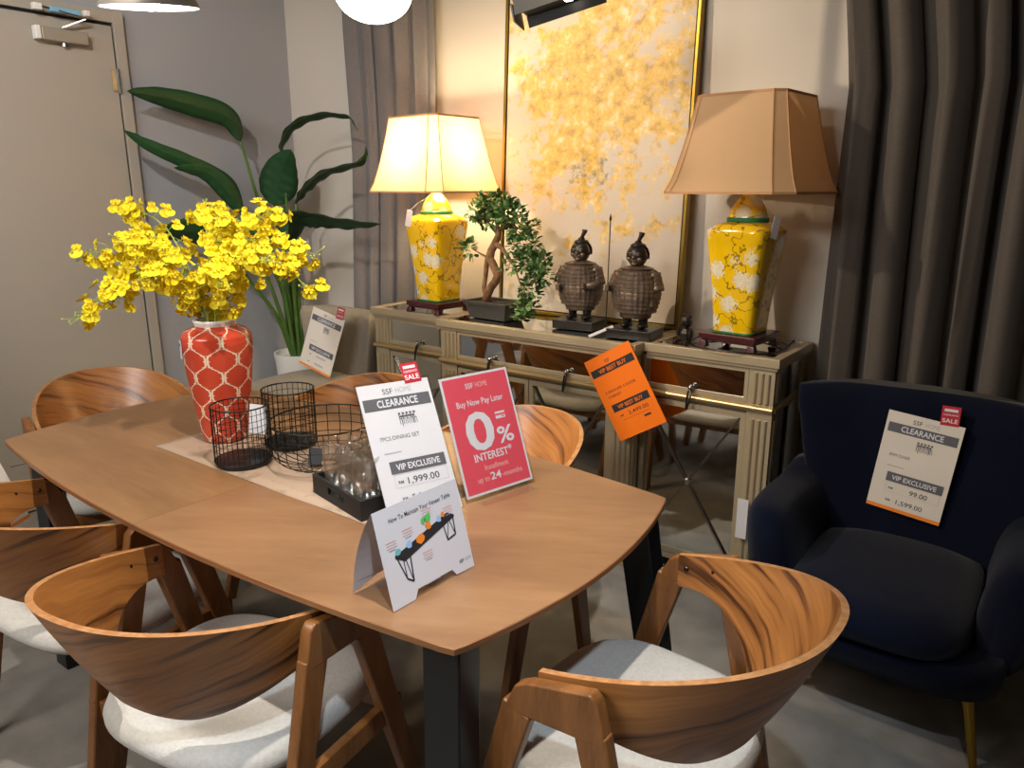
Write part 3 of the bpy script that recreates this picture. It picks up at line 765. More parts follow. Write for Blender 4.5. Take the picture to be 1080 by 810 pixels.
# swing tags tied to the lamp necks
for (lamp, x, y, z, rz) in ((lampL, -.045, -.124, .475, 10), (lampR, .124, -.035, .475, 70)):
    m = MB().box(-.016,.016,-.001,.001,-.075,.0, 0, Matrix.Rotation(R(rz),4,'Z') @ Matrix.Rotation(R(12),4,'Y'))
    m.tube([(0,0,0),(-x*.3,-y*.3,.03),(-x*.85,-y*.85,.07)], .0008, 5)
    o = m.build('swing_tag', M['paper'], lamp); o.location = (x, y, z)
o = MB().tube([(-.990+.172*math.cos(a)*(1+.02*math.sin(5*a)), 2.735+.172*math.sin(a), .9378+.0035*math.sin(3*a)+ (i%3)*.0005) for i, a in enumerate([ -2.4+ .14*k for k in range(63)])] + [(-.825,2.80,.937),(-.818,2.84,.955),(-.824,2.87,.940)], .003, 8).build('power_cord', M['black'])
tag(o, 'black power cord coiled around the foot of the unlit yellow lamp', 'cord')

# ------------------------------------------------------------------ painting leaning on the wall
pt = thing('painting', 'tall framed canvas of yellow blossoms leaning on the wall behind the console', 'painting', (-1.780, 2.900, .931))
pt.rotation_euler = (R(-2.6), 0, 0)
W2, HH = .470, 1.56
MB().box(-W2, W2, 0, .034, 0, .014).box(-W2, W2, 0, .034, HH-.014, HH).box(-W2, -W2+.014, 0, .034, .014, HH-.014).box(W2-.014, W2, 0, .034, .014, HH-.014).build('frame', M['goldframe'], pt, bevel=.002)
MB().grid(lambda u, v: ((u-.5)*2*(W2-.02), .006, .02+v*(HH-.04)), 2, 2, 0).box(-W2+.014, W2-.014, .010, .030, .014, HH-.014, 1).build('canvas', [M['canvas'], M['blackmatte']], pt)

# ------------------------------------------------------------------ warrior statues
def make_statue(loc, rz, label, spear):
    t = thing('warrior_statue', label, 'statue', loc, rz, 'pair of armoured warrior statues')
    MB().box(-.105,.105,-.085,.085,.001,.042).build('plinth', M['plinth'], t, bevel=.003)
    for s in (-1, 1):
        MB().lathe([(.024,.115),(.023,.09),(.019,.07),(.020,.055),(.024,.048)], 14, 0, (s*.038,0,0), True).ell((s*.040,-.014,.055),(.021,.036,.013),14,8).build('leg', M['bronze_d'], t, smooth='all')
    # robe / armour: stacked plates stepping outwards
    def rg(rx, ry, z): return [(rx*math.cos(2*PI*j/56)*(1+.022*(j%2)), ry*math.sin(2*PI*j/56)*(1+.022*(j%2)), z) for j in range(56)]
    prof = [(.050,.046,.086),(.068,.058,.088),(.072,.062,.104),(.080,.068,.122)]
    skirt = MB().loft([rg(*p) for p in prof]).build('robe', M['bronze'], t, smooth='all')
    mb = MB(); rows = 10
    def R_(q):  # radius envelope 0 hem .. 1 shoulder
        return (.086 + .022*math.sin(PI*min(1, q*.95+.05)) - .018*max(0, q-.78)/.22, .072 + .018*math.sin(PI*min(1, q*.9+.05)) - .020*max(0, q-.78)/.22)
    rings = []
    for k in range(rows):
        q0, q1 = k/rows, (k+1)/rows
        a, b = R_(q0), R_(q1)
        z0, z1 = .114 + .182*q0, .114 + .182*q1
        rings += [rg(a[0]+.0035, a[1]+.0035, z0), rg(a[0]+.003, a[1]+.003, z0+.013), rg(b[0]-.0005, b[1]-.0005, z1)]
    rings += [rg(.075,.060,.302), rg(.048,.042,.310), rg(.030,.030,.314)]
    mb.loft(rings)
    mb.build('armour', M['bronze'], t, smooth=False)
    # arms
    for s in (-1, 1):
        am = MB()
        if spear and s == -1: path = [(s*.070,0,.272),(s*.092,-.012,.235),(s*.098,-.045,.212),(s*.108,-.066,.218)]
        elif spear: path = [(s*.070,0,.272),(s*.090,-.006,.235),(s*.092,-.018,.190),(s*.090,-.030,.158)]
        elif s == 1: path = [(s*.070,0,.272),(s*.092,-.010,.235),(s*.108,-.050,.208),(s*.062,-.088,.210)]
        else: path = [(s*.070,0,.272),(s*.090,-.006,.235),(s*.090,-.03,.200),(s*.070,-.088,.196)]
        am.tube(path, [.027,.026,.018,.014], 12)
        am.ell(path[0], (.030,.034,.030), 12, 8)
        for q in range(4):
            cx = path[0][0]+s*(.003+.007*q); rings_ = [[(cx+s*.006+r_*math.cos(2*PI*j/20)*(1+.03*(j%2)), -.004*q+r_*1.08*math.sin(2*PI*j/20)*(1+.03*(j%2)), .282-.017*q+z_) for j in range(20)] for r_, z_ in ((.031,-.018),(.0305,-.010),(.027,.006))]
            am.loft(rings_)
        am.build('arm', M['bronze'], t, smooth='all')
        h = MB(); c = Vector(path[-1])
        h.ell(c, (.014,.015,.016), 10, 8)
        for q in range(4):
            fz = -.009 + .006*q
            h.tube([c+Vector((s*.010,-.006,fz)), c+Vector((s*.004,-.018,fz)), c+Vector((-s*.008,-.018,fz)), c+Vector((-s*.012,-.010,fz))], .0036, 6)
        h.tube([c+Vector((-s*.006,-.004,.010)), c+Vector((-s*.010,-.014,.014))], .0042, 6)
        h.build('hand', M['bronze'], t, smooth='all')
    # head with face, helmet and top-knot
    n_before = set(bpy.data.objects)
    hd = MB()
    hd.lathe([(.024,.300),(.025,.322)], 16, cap=True)
    hd.ell((0,-.004,.350), (.038,.040,.044), 20, 14)
    hd.ell((0,-.041,.346), (.007,.010,.010), 10, 8)                      # nose
    for s in (-1, 1):
        hd.ell((s*.014,-.036,.357), (.009,.006,.005), 10, 6); hd.ell((s*.015,-.038,.364), (.012,.005,.003), 10, 6)
        hd.ell((s*.036,-.002,.348), (.005,.009,.013), 8, 6); hd.ell((s*.020,-.033,.340),(.011,.008,.010),10,6)
    hd.ell((0,-.037,.331), (.012,.005,.003), 10, 6); hd.ell((0,-.034,.321), (.013,.009,.008), 10, 6); hd.ell((0,-.039,.3365),(.016,.004,.0028),10,6)
    hd.build('head', M['bronze'], t, smooth='all')
    hp = MB()
    hp.grid(lambda u, v: (.044*math.sin(v*PI*.60)*math.cos(R(-62)+u*R(304)+PI/2*1.0), .002+.046*math.sin(v*PI*.60)*math.sin(R(-62)+u*R(304)+PI/2*1.0), .352+.049*math.cos(v*PI*.60)), 26, 10)
    hp.ell((0,0,.392), (.030,.032,.012), 16, 8)
    hp.lathe([(.012,.398),(.014,.404),(.012,.410)], 12, cap=True)
    hp.tube([(0,0,.404),(.004,.002,.418),(.010,.004,.432),(.012,.005,.444)], [.009,.0075,.010,.012], 10)
    hp.build('helmet', M['bronze_d'], t, smooth='all')
    for o_ in set(bpy.data.objects) - n_before:      # a big head on a short neck
        for v_ in o_.data.vertices: v_.co = Vector((0,0,.305)) + (v_.co - Vector((0,0,.305)))*Vector((1.16,1.16,1.0)) if False else Vector((v_.co.x*1.16, v_.co.y*1.16, .300+(v_.co.z-.300)*1.06))
    if spear:
        sp = MB().tube([(-.108,-.078,.043),(-.102,-.076,.50)], .0024, 8); sp.lathe([(.0024,0),(.006,.012),(.0005,.034)], 8, 0, (-.102,-.076,.498), True)
        sp.build('spear', M['bronze_d'], t, smooth=True)
    return t
for spear, loc, rz, lab in ((False, (-1.672, 2.715, .93), 6, 'bronze warrior statue without a spear, standing nearer the bonsai'),
                            (True, (-1.385, 2.665, .93), 6, 'bronze warrior statue holding a tall thin spear')):
    s_ = make_statue(loc, rz, lab, spear); s_.scale = (.88, .88, .90)
o = MB().box(-.012,.012,-.052,.052,-.001,.001).build('swing_tag', M['paper']); o.location = (-1.487, 2.575, .954); o.rotation_euler = (R(22), R(8), R(-42))
tag(o, 'small white paper tag lying between the two warrior statues', 'tag')

# ------------------------------------------------------------------ bonsai
t = thing('bonsai', 'small bonsai with twisted trunk and trailing leaves in a dark pot', 'bonsai', (-2.108, 2.695, .93), -4)
def rr(hx, hy, z): return [(-hx,-hy,z),(hx,-hy,z),(hx,hy,z),(-hx,hy,z)]
MB().loft([rr(.105,.060,.001), rr(.108,.063,.014), rr(.122,.075,.062), rr(.130,.082,.064), rr(.130,.082,.080), rr(.120,.072,.080), rr(.118,.070,.066)]).build('pot', M['stone'], t, bevel=.003)
MB().box(-.117,.117,-.069,.069,.060,.069).build('soil', M['soil'], t)
tk = MB()
tk.tube([(-.055,0,.06),(-.050,0,.10),(-.030,0,.135),(.000,0,.165),(.012,0,.195),(-.010,0,.235),(-.030,0,.265),(-.025,0,.300),(.000,0,.335),(.020,0,.375),(.010,0,.430)], [.024,.020,.019,.019,.018,.018,.018,.018,.017,.013,.008], 14)
tk.tube([(-.055,.004,.07),(-.080,.01,.13),(-.070,.01,.18),(-.055,.005,.25),(-.036,0,.29)], [.012,.010,.010,.012,.013], 10)
tk.tube([(.000,0,.335),(.050,-.01,.315),(.090,-.02,.285),(.140,-.03,.24)], [.014,.010,.008,.004], 10)
tk.tube([(.020,0,.375),(-.05,0,.43),(-.10,0,.45)], [.010,.006,.003], 8)
tk.tube([(.015,0,.39),(.10,-.01,.42),(.17,-.02,.40)], [.009,.006,.003], 8)
tk.tube([(-.030,0,.265),(-.08,-.01,.285),(-.12,-.01,.30)], [.007,.004,.002], 8)
tk.tube([(.140,-.03,.24),(.20,-.05,.15),(.225,-.07,.07),(.22,-.085,.03)], [.004,.003,.003,.002], 8)
tk.build('trunk', M['bark'], t, smooth='all')
def leaf_small(mb, c, d, up, L, W, mi):
    d = Vector(d).normalized(); s = d.cross(Vector(up)); s = s.normalized() if s.length > 1e-3 else Vector((1,0,0)); n = s.cross(d)
    c = Vector(c)
    vs = [c, c+d*L*.35+s*W*.5+n*L*.06, c+d*L*.75+s*W*.40+n*L*.04, c+d*L-n*L*.05, c+d*L*.75-s*W*.40+n*L*.04, c+d*L*.35-s*W*.5+n*L*.06, c+d*L*.45-n*L*.02]
    mb.add(vs, [(0,1,6),(1,2,6),(2,3,6),(3,4,6),(4,5,6),(5,0,6)], mi)
rnd = random.Random(11); mb = MB()
clus = [((-.085,0,.475),(.075,.06,.04),120),((.0,0,.505),(.10,.07,.045),190),((.085,-.01,.465),(.09,.07,.05),160),((.16,-.02,.415),(.08,.06,.05),130),((.20,-.03,.34),(.07,.055,.06),120),((.245,-.04,.27),(.075,.055,.06),140),((.165,-.03,.27),(.06,.05,.045),70),((.295,-.05,.235),(.055,.045,.055),100),((.265,-.065,.15),(.055,.04,.06),100),((.238,-.08,.085),(.045,.04,.050),80),((.232,-.085,.045),(.036,.028,.026),50),((-.155,-.01,.30),(.05,.04,.035),60),((.095,-.02,.23),(.035,.03,.02),20),((-.03,-.03,.44),(.07,.05,.03),60)]
for c, r, n in clus:
    for _ in range(n):
        while True:
            q = Vector((rnd.uniform(-1,1), rnd.uniform(-1,1), rnd.uniform(-1,1)))
            if .25 < q.length < 1: break
        p = Vector((c[0]+q.x*r[0], c[1]+q.y*r[1], c[2]+q.z*r[2]))
        d = q + Vector((rnd.uniform(-.7,.7), rnd.uniform(-.7,.7), rnd.uniform(-.3,.6)))
        if p.z < .020: continue
        if p.z < .055: d.z = abs(d.z)*.3
        leaf_small(mb, p, d, (rnd.uniform(-.4,.4), rnd.uniform(-.4,.4), 1), rnd.uniform(.024,.037), rnd.uniform(.016,.024), rnd.random() < .4)
mb.build('foliage', [M['bleaf'], M['bleaf2']], t)

# small faceted dark bear by the lamp
t = thing('bear_figurine', 'small dark faceted bear figurine beside the unlit lamp', 'figurine', (-1.155, 2.64, .93), -20)
mb = MB()
mb.ell((0,0,.035),(.028,.026,.034),7,5); mb.ell((.0,-.004,.088),(.024,.023,.023),7,5)
for s in (-1, 1):
    mb.ell((s*.016,-.002,.110),(.008,.006,.008),6,4); mb.ell((s*.026,-.022,.012),(.012,.020,.011),6,4); mb.ell((s*.030,-.010,.048),(.010,.012,.020),6,4)
mb.ell((0,-.026,.084),(.011,.009,.008),6,4)
mb.build('body', M['bronze_d'], t)

# ------------------------------------------------------------------ tall plant in the corner
t = thing('white_planter', 'white round pot holding the tall leafy plant in the corner', 'pot', (-3.665, 2.79, 0))
MB().lathe([(.10,.001),(.115,.02),(.142,.50),(.150,.545),(.150,.56),(.138,.56),(.132,.53)], 36, cap=True).build('pot', M['white'], t, smooth=True)
MB().lathe([(.133,.500),(.133,.525),(.0,.53)], 24).build('soil', M['soil'], t, smooth=True)
p = thing('tall_plant', 'tall broad-leaved green plant growing in the corner by the door', 'plant', (-3.665, 2.79, .53))
O = Vector((-3.665, 2.79, .53))
def cr(pts, n=8):
    """catmull-rom"""
    P = [Vector(q) for q in pts]; P = [P[0]*2-P[1]] + P + [P[-1]*2-P[-2]]; out = []
    for i in range(1, len(P)-2):
        for k in range(n):
            u = k/n; a, b, c, d = P[i-1:i+3]
            out.append(.5*((2*b) + (c-a)*u + (2*a-5*b+4*c-d)*u*u + (3*b-a-3*c+d)*u**3))
    out.append(P[-2]); return out
def big_leaf(path, width, side, fold=.25):
    """blade along a spine; side = direction of the blade's half width"""
    sp = cr(path, 10); N = len(sp); mb = MB(); rows = []
    for i, q in enumerate(sp):
        u = i/(N-1); w = width*(math.sin(PI*min(1,u**.80))**.75)*.5 + .0015
        tg = (sp[min(i+1,N-1)] - sp[max(i-1,0)]).normalized(); s = Vector(side); s = (s - tg*s.dot(tg)).normalized(); n = tg.cross(s)
        rows.append([q - O + s*(w*k) + n*(abs(k)*w*fold + .004*math.sin(u*40+k*3)*abs(k)) for k in (-1,-.6,-.12,0,.12,.6,1)])
    vs = [x for r_ in rows for x in r_]
    fs = [(i*7+j, i*7+j+1, (i+1)*7+j+1, (i+1)*7+j) for i in range(N-1) for j in range(6)]
    mb.add(vs, fs)
    o = mb.build('leaf', M['leaf'], p, smooth='all'); s = o.modifiers.new('solid', 'SOLIDIFY'); s.thickness = .0015
    return o
def stalk(path, r0, r1, parent=p):
    q = cr(path, 8); MB().tube([x - O for x in q], r0, 10, r2=r1).build('stalk', M['stalk'], parent, smooth='all')
B0 = O + Vector((0,0,-.02))
leaves = [
  ([(-3.705,2.535,1.745),(-3.70,2.47,1.86),(-3.71,2.30,1.905),(-3.72,2.10,1.935),(-3.72,1.955,1.945)], .115, (.3,.35,.9), [(B0.x,B0.y-.01,B0.z),(-3.68,2.67,1.15),(-3.70,2.58,1.55),(-3.705,2.535,1.745)]),
  ([(-3.60,2.44,1.40),(-3.60,2.36,1.53),(-3.62,2.18,1.62),(-3.66,2.00,1.70),(-3.68,1.895,1.765)], .075, (.4,.5,.75), [(B0.x,B0.y-.02,B0.z),(-3.62,2.66,.95),(-3.60,2.50,1.25),(-3.60,2.44,1.40)]),
  ([(-3.55,2.40,1.37),(-3.56,2.33,1.49),(-3.58,2.24,1.575),(-3.60,2.08,1.60)], .10, (.5,.5,.7), [(B0.x,B0.y-.03,B0.z),(-3.60,2.60,.9),(-3.55,2.45,1.25),(-3.55,2.40,1.37)]),
  ([(-3.58,2.62,1.41),(-3.55,2.62,1.50),(-3.50,2.63,1.60),(-3.42,2.64,1.70)], .21, (.80,.55,-.30), [(B0.x,B0.y,B0.z),(-3.60,2.68,1.0),(-3.585,2.63,1.30),(-3.58,2.62,1.41)]),
  ([(-3.52,2.66,1.60),(-3.535,2.66,1.72),(-3.44,2.67,1.82),(-3.25,2.68,1.865),(-3.03,2.69,1.85),(-2.96,2.69,1.78)], .07, (.5,-.75,.3), [(B0.x+.02,B0.y,B0.z),(-3.58,2.72,1.0),(-3.53,2.67,1.4),(-3.52,2.66,1.60)]),
  ([(-3.44,2.66,1.42),(-3.36,2.66,1.50),(-3.20,2.67,1.585),(-2.96,2.69,1.63),(-2.90,2.69,1.70)], .085, (.4,-.8,.25), [(B0.x+.03,B0.y,B0.z),(-3.55,2.72,.9),(-3.46,2.67,1.25),(-3.44,2.66,1.42)]),
  ([(-3.46,2.62,1.20),(-3.36,2.58,1.33),(-3.20,2.56,1.365),(-2.98,2.58,1.345),(-2.73,2.60,1.335)], .17, (.35,-.75,.45), [(B0.x+.03,B0.y-.02,B0.z),(-3.56,2.70,.85),(-3.48,2.64,1.08),(-3.46,2.62,1.20)]),
  ([(-3.50,2.56,1.18),(-3.44,2.50,1.29),(-3.36,2.46,1.28),(-3.28,2.44,1.10)], .19, (.75,.55,.2), [(B0.x+.01,B0.y-.04,B0.z),(-3.58,2.66,.85),(-3.52,2.58,1.08),(-3.50,2.56,1.18)]),
  ([(-3.60,2.40,1.12),(-3.62,2.30,1.24),(-3.66,2.12,1.29),(-3.70,1.92,1.22)], .17, (.6,.2,.75), [(B0.x-.02,B0.y-.03,B0.z),(-3.63,2.62,.8),(-3.61,2.45,1.02),(-3.60,2.40,1.12)]),
]
for path, w, side, st in leaves:
    big_leaf(path, w, side); stalk(st, .013, .006)
for dx, dy, h, r in ((.03,-.05,.55,.020),(.00,-.07,.5,.022),(.06,-.03,.5,.018),(-.05,-.02,.45,.018)):
    stalk([(O.x+dx*.5, O.y+dy*.5, .52), (O.x+dx, O.y+dy, .52+h*.5), (O.x+dx*1.6, O.y+dy*1.4, .52+h)], r, .006)

# ------------------------------------------------------------------ grey upholstered chair behind the table
t = thing('upholstered_chair', 'grey-beige upholstered chair behind the table, price tag propped on its seat', 'chair', (-3.18, 2.45, 0))
def sup(hx, hy, z, e=3.4, n=44, cx=0, cy=0):
    out = []
    for j in range(n):
        a = 2*PI*j/n; c, s = math.cos(a), math.sin(a)
        out.append((cx+hx*math.copysign(abs(c)**(2/e), c), cy+hy*math.copysign(abs(s)**(2/e), s), z))
    return out
MB().loft([sup(.24,.25,.30), sup(.265,.27,.33), sup(.275,.28,.42), sup(.272,.277,.48), sup(.25,.25,.515), sup(.20,.20,.530), sup(.10,.10,.536)]).build('seat', M['greych'], t, smooth='all')
# backrest: curved wrap, wider at the top
mb = MB(); rings = []
for i in range(13):
    v = i/12; z = .42 + .45*v; hw = .205 + .085*v**.8
    y = .235 + .05*v
    e = math.sqrt(max(0, 1-((v-.5)*2)**8)) if v > .5 else 1
    rings.append([(hw*math.copysign(abs(math.cos(a))**.5, math.cos(a))*(.94+.06*e), y + .055*(.35+.65*e)*math.copysign(abs(math.sin(a))**.6, math.sin(a)) - .10*math.cos(a)**2*(.3+.7*v)+.03, z) for a in [2*PI*k/44 for k in range(44)]])
mb.loft(rings).build('backrest', M['greych'], t, smooth='all')
for sx in (-1, 1):
    for sy in (-1, 1): MB().bar((sx*.18, sy*.18, .32), (sx*.225, sy*.225, .001), .034, .034, (1,0,0), .020, .020).build('leg', M['blackmatte'], t, bevel=.003)

# ------------------------------------------------------------------ navy velvet armchair
t = thing('armchair', 'dark navy velvet armchair with flared arms beside the console', 'armchair', (-.335, 2.41, 0), 0)
# seat block and cushion
MB().loft([sup(.30,.33,.20,5,cy=-.01), sup(.335,.365,.215,5,cy=-.01), sup(.34,.37,.28,5,cy=-.01), sup(.33,.36,.302,5,cy=-.01)]).build('seat_base', M['navy'], t, smooth='all')
MB().loft([sup(.235,.31,.300,4,cy=-.06), sup(.246,.335,.31,4,cy=-.06), sup(.248,.34,.345,4,cy=-.06), sup(.238,.325,.375,4,cy=-.06), sup(.17,.24,.395,3.4,cy=-.06), sup(.08,.1,.402,3,cy=-.06)]).build('seat_cushion', M['navy'], t, smooth='all')
# back: tall panel, flaring towards the top, gently wrapped
rings = []
for i in range(16):
    v = i/15; z = .24 + .625*v; hw = .315 + .02*v + .06*max(0, (v-.45)/.55)**.8
    e = (1 - max(0, (v-.90)/.10)**2*.45)
    y0 = .195 + .10*v
    ring = []
    for k in range(48):
        a = 2*PI*k/48; c, s = math.cos(a), math.sin(a)
        x = hw*math.copysign(abs(c)**.42, c)*(1-.03*(1-e)); y = y0 + .075*e*math.copysign(abs(s)**.7, s) - .12*(x/hw)**2*(.4+.6*v) + .05
        ring.append((x, y, z - (.020*(x/hw)**4 if v > .85 else 0)))
    rings.append(ring)
MB().loft(rings).build('backrest', M['navy'], t, smooth='all')
for s in (-1, 1):
    rings = []
    for i in range(15):
        v = i/14; y = -.235 + .50*v
        end = math.sqrt(max(.03, 1-(max(0, (.30-v)/.30))**2))
        top = .560 - .01*v + .04*max(0, v-.7)/.3; bot = .215
        cx = s*(.300 + .015*math.sin(v*PI) ); hw = .082*end**.6; h = (top-bot)/2; cz = (top+bot)/2
        ring = []
        for k in range(32):
            a = 2*PI*k/32; c, q = math.cos(a), math.sin(a)
            zz = cz + h*(.86+.14*end)*math.copysign(abs(q)**.62, q)
            fl = s*.040*max(0, (zz-bot)/(top-bot))**1.5
            ring.append((cx + fl + hw*math.copysign(abs(c)**.8, c), y, zz))
        rings.append(ring)
    MB().loft(rings).build('armrest', M['navy'], t, smooth='all')
for sx in (-1, 1):
    for sy in (-1, 1): MB().tube([(sx*.25, sy*.26, .22), (sx*.30, sy*.31, .001)], .017, 12, r2=.010).build('leg', M['gold'], t, smooth=True)

# ------------------------------------------------------------------ pendants and track head
def pendant(name, label, loc, tilt, prof_o, cable, cap, glow_r):
    t = thing(name, label, 'pendant lamp', loc)
    T = Matrix.Rotation(R(tilt), 4, Vector((.8, .6, 0)))
    MB().lathe(prof_o, 48, 0, M=T).build('shade', [M['pshade']], t, smooth='all')
    MB().lathe([(r-.004, z+.001) for r, z in prof_o], 48, 0, M=T).build('shade_lining', M['pendglow'], t, smooth='all')
    top = T @ Vector((0, 0, prof_o[-1][1]))
    MB().lathe([(.020,0),(.020,.05),(.006,.058)], 16, 0, tuple(top), True).build('cap', M['chrome'], t, smooth=True)
    MB().tube([top+Vector((0,0,.05)), (top.x*.5, top.y*.5, .5), (0,0,ZC-loc[2])], .003, 8).build('cable', M['black'], t)
    MB().ell(T @ Vector((0,0,glow_r[1])), (glow_r[0],)*3, 20, 14).build('bulb', M['bulbhot'], t, smooth='all')
    return t
M['bulbhot'] = mat('pendant_bulb', '#fff6e8', .5, emit='#fff1de', estr=45)
pendant('pendant_lamp', 'grey conical pendant lamp hanging at upper left above the table', (-2.19, 1.245, 1.988), 7.5, [(.132,0),(.130,.008),(.112,.040),(.082,.080),(.050,.125),(.030,.150),(.020,.160)], None, None, (.030, .022))
M['opal'] = mat('opal_glass', '#fff8ee', .3, emit='#fff3e2', estr=9)
t = thing('pendant_lamp', 'glowing white globe pendant lamp hanging in front of the mauve-grey curtain', 'pendant lamp', (-1.300, 1.245, 1.905))
MB().ell((0,0,.0), (.082,.082,.060), 32, 20).build('globe', M['opal'], t, smooth='all')
MB().lathe([(.086,.030),(.080,.055),(.055,.085),(.030,.105),(.018,.12)], 36).build('shade', M['pshade'], t, smooth='all')
MB().lathe([(.018,.115),(.018,.16),(.005,.168)], 16, cap=True).build('cap', M['chrome'], t, smooth=True)
MB().tube([(0,0,.165),(0,0,ZC-1.905)], .003, 8).build('cable', M['black'], t)
# black track spotlight above the painting
t = thing('track_spotlight', 'black square-headed track spotlight hanging in front of the painting', 'spotlight', (-1.435, 2.15, 2.115))
Mh = Matrix.Translation((0,0,0)) @ Matrix.Rotation(R(-14),4,'Y') @ Matrix.Rotation(R(18),4,'Z') 
MB().box(-.125,.125,-.055,.055,-.05,.05,0,Mh).build('head', M['trackblk'], t, bevel=.004)
fl = MB()
for s in (1, -1): fl.box(-.130,.130,s*.058-.002,s*.058+.002,-.088,-.03,0,Mh @ Matrix.Rotation(R(s*10),4,'X'))
fl.box(-.145,-.140,-.05,.05,-.085,-.03,0,Mh).build('barn_door', M['trackblk'], t)
MB().lathe([(.016,-.058),(.016,-.050)], 16, 0, (.03,0,0), True, Mh).build('lens', M['lampglow'], t)
MB().box(-.012,.012,-.012,.012,.04,ZC-2.115-.03).build('stem', M['trackblk'], t)
o = MB().box(-3.2,.2,2.13,2.17,ZC-.03,ZC).build('ceiling_track', M['trackblk']); tag(o, 'black ceiling track carrying the square spotlight', 'track')
# ------------------------------------------------------------------ things on the table
ZT = .7505
o = MB().grid(lambda u, v: (-2.16+1.0*u, 1.088+.312*v, ZT+.0012+.0006*math.sin(u*17+v*5)), 30, 8).build('table_runner', M['runner'], smooth='all')
o.modifiers.new('solid', 'SOLIDIFY').thickness = .0012
tag(o, 'pale beige patterned runner along the middle of the dining table', 'table runner')
ZR = ZT + .0025
v = thing('vase', 'tall red vase with cream trellis pattern holding yellow orchids', 'vase', (-2.05, 1.262, ZR))
pr = [(.058,0),(.064,.004),(.068,.02),(.080,.10),(.092,.19),(.101,.27),(.1035,.305),(.100,.325),(.088,.340),(.068,.348),(.060,.351),(.058,.356)]
def vf(u, q):
    k = q*(len(pr)-1); i = min(int(k), len(pr)-2); f = k-i
    r = pr[i][0]*(1-f)+pr[i+1][0]*f; z = pr[i][1]*(1-f)+pr[i+1][1]*f
    return (r*math.cos(2*PI*u), r*math.sin(2*PI*u), z)
MB().grid(vf, 64, 44, 0, lambda u, q: (u, vf(u, q)[2]/.356)).add([], []).build('body', M['vase'], v, smooth='all')
MB().lathe([(.058,.352),(.060,.362),(.063,.368),(.059,.372),(.054,.366),(.052,.350),(.050,.30)], 40).lathe([(.0005,.0005),(.060,.0005)], 40).build('rim', M['white'], v, smooth='all')
lb = MB(); Mv = Matrix.Rotation(R(-112),4,'Z')
lb.add([(.1045*math.cos(R(a)), .1045*math.sin(R(a)), z) for z in (.262,.318) for a in (-10,-3,4,11)], [(0,1,5,4),(1,2,6,5),(2,3,7,6)], 0, Mv)
lb.add([(.1050*math.cos(R(-1+6.5*math.cos(2*PI*k/16))), .1050*math.sin(R(-1+6.5*math.cos(2*PI*k/16))), .304+.005*math.sin(2*PI*k/16)) for k in range(16)], [tuple(range(16))], 1, Mv)
lb.build('sticker', [M['paper'], M['ink']], v)
# orchid sprays
rnd = random.Random(21)
def blossom_mesh(seed):
    r_ = random.Random(seed); mb = MB()
    def petal(a, L, W, tilt, mi, cup=.25):
        T = Matrix.Rotation(a, 4, 'Z') @ Matrix.Rotation(tilt, 4, 'Y')
        pts = [(0,0,0),(L*.35,-W*.42,L*.05),(L*.35,W*.42,L*.05),(L*.75,-W*.5,L*cup),(L*.75,W*.5,L*cup),(L,-W*.2,L*cup*.7),(L,W*.2,L*cup*.7),(L*.6,0,-L*.04)]
        mb.add(pts, [(0,1,7),(0,7,2),(1,3,7),(2,7,4),(3,5,7),(4,7,6),(5,6,7)], mi, T)
    for k in range(3): petal(R(90+120*k+r_.uniform(-12,12)), .013, .009, R(-15+r_.uniform(-20,20)), 1)
    petal(R(150+r_.uniform(-10,10)), .014, .011, R(-10), 0); petal(R(30+r_.uniform(-10,10)), .014, .011, R(-10), 0)
    petal(R(248+r_.uniform(-8,8)), .026, .026, R(14+r_.uniform(-12,12)), 0, .12); petal(R(292+r_.uniform(-8,8)), .026, .026, R(14+r_.uniform(-12,12)), 0, .12)
    mb.ell((0,0,.003),(.003,.003,.005),6,4,1)
    return mb.mesh('blossom', [M['petal'], M['petal2']], smooth=False)
BL = [blossom_mesh(k) for k in range(5)]
Fv = Vector((-.599,.801,0)); Rv = Vector((.801,.599,0))
sprays = [ # (along image right, depth, height above the mouth, droop)
 (-.37,.00,.20,.05),(-.38,-.06,.02,.14),(-.26,.05,.33,.02),(-.34,.12,.15,.06),(-.18,-.14,.26,.03),(-.02,.06,.34,.0),(.10,-.10,.30,.02),(.20,.10,.31,.03),(.30,.02,.20,.06),(.31,-.06,.10,.12),(.16,.16,.24,.03),(-.10,-.18,.16,.06),(.10,-.20,.14,.08),(-.24,-.12,.08,.10),(.02,.20,.28,.02),(.22,-.16,.20,.06)]
mouth = Vector((-2.05, 1.262, ZR))
bq = thing('orchid_bouquet', 'big loose bouquet of yellow orchid sprays standing in the red trellis vase', 'flowers', tuple(mouth))
allb = []
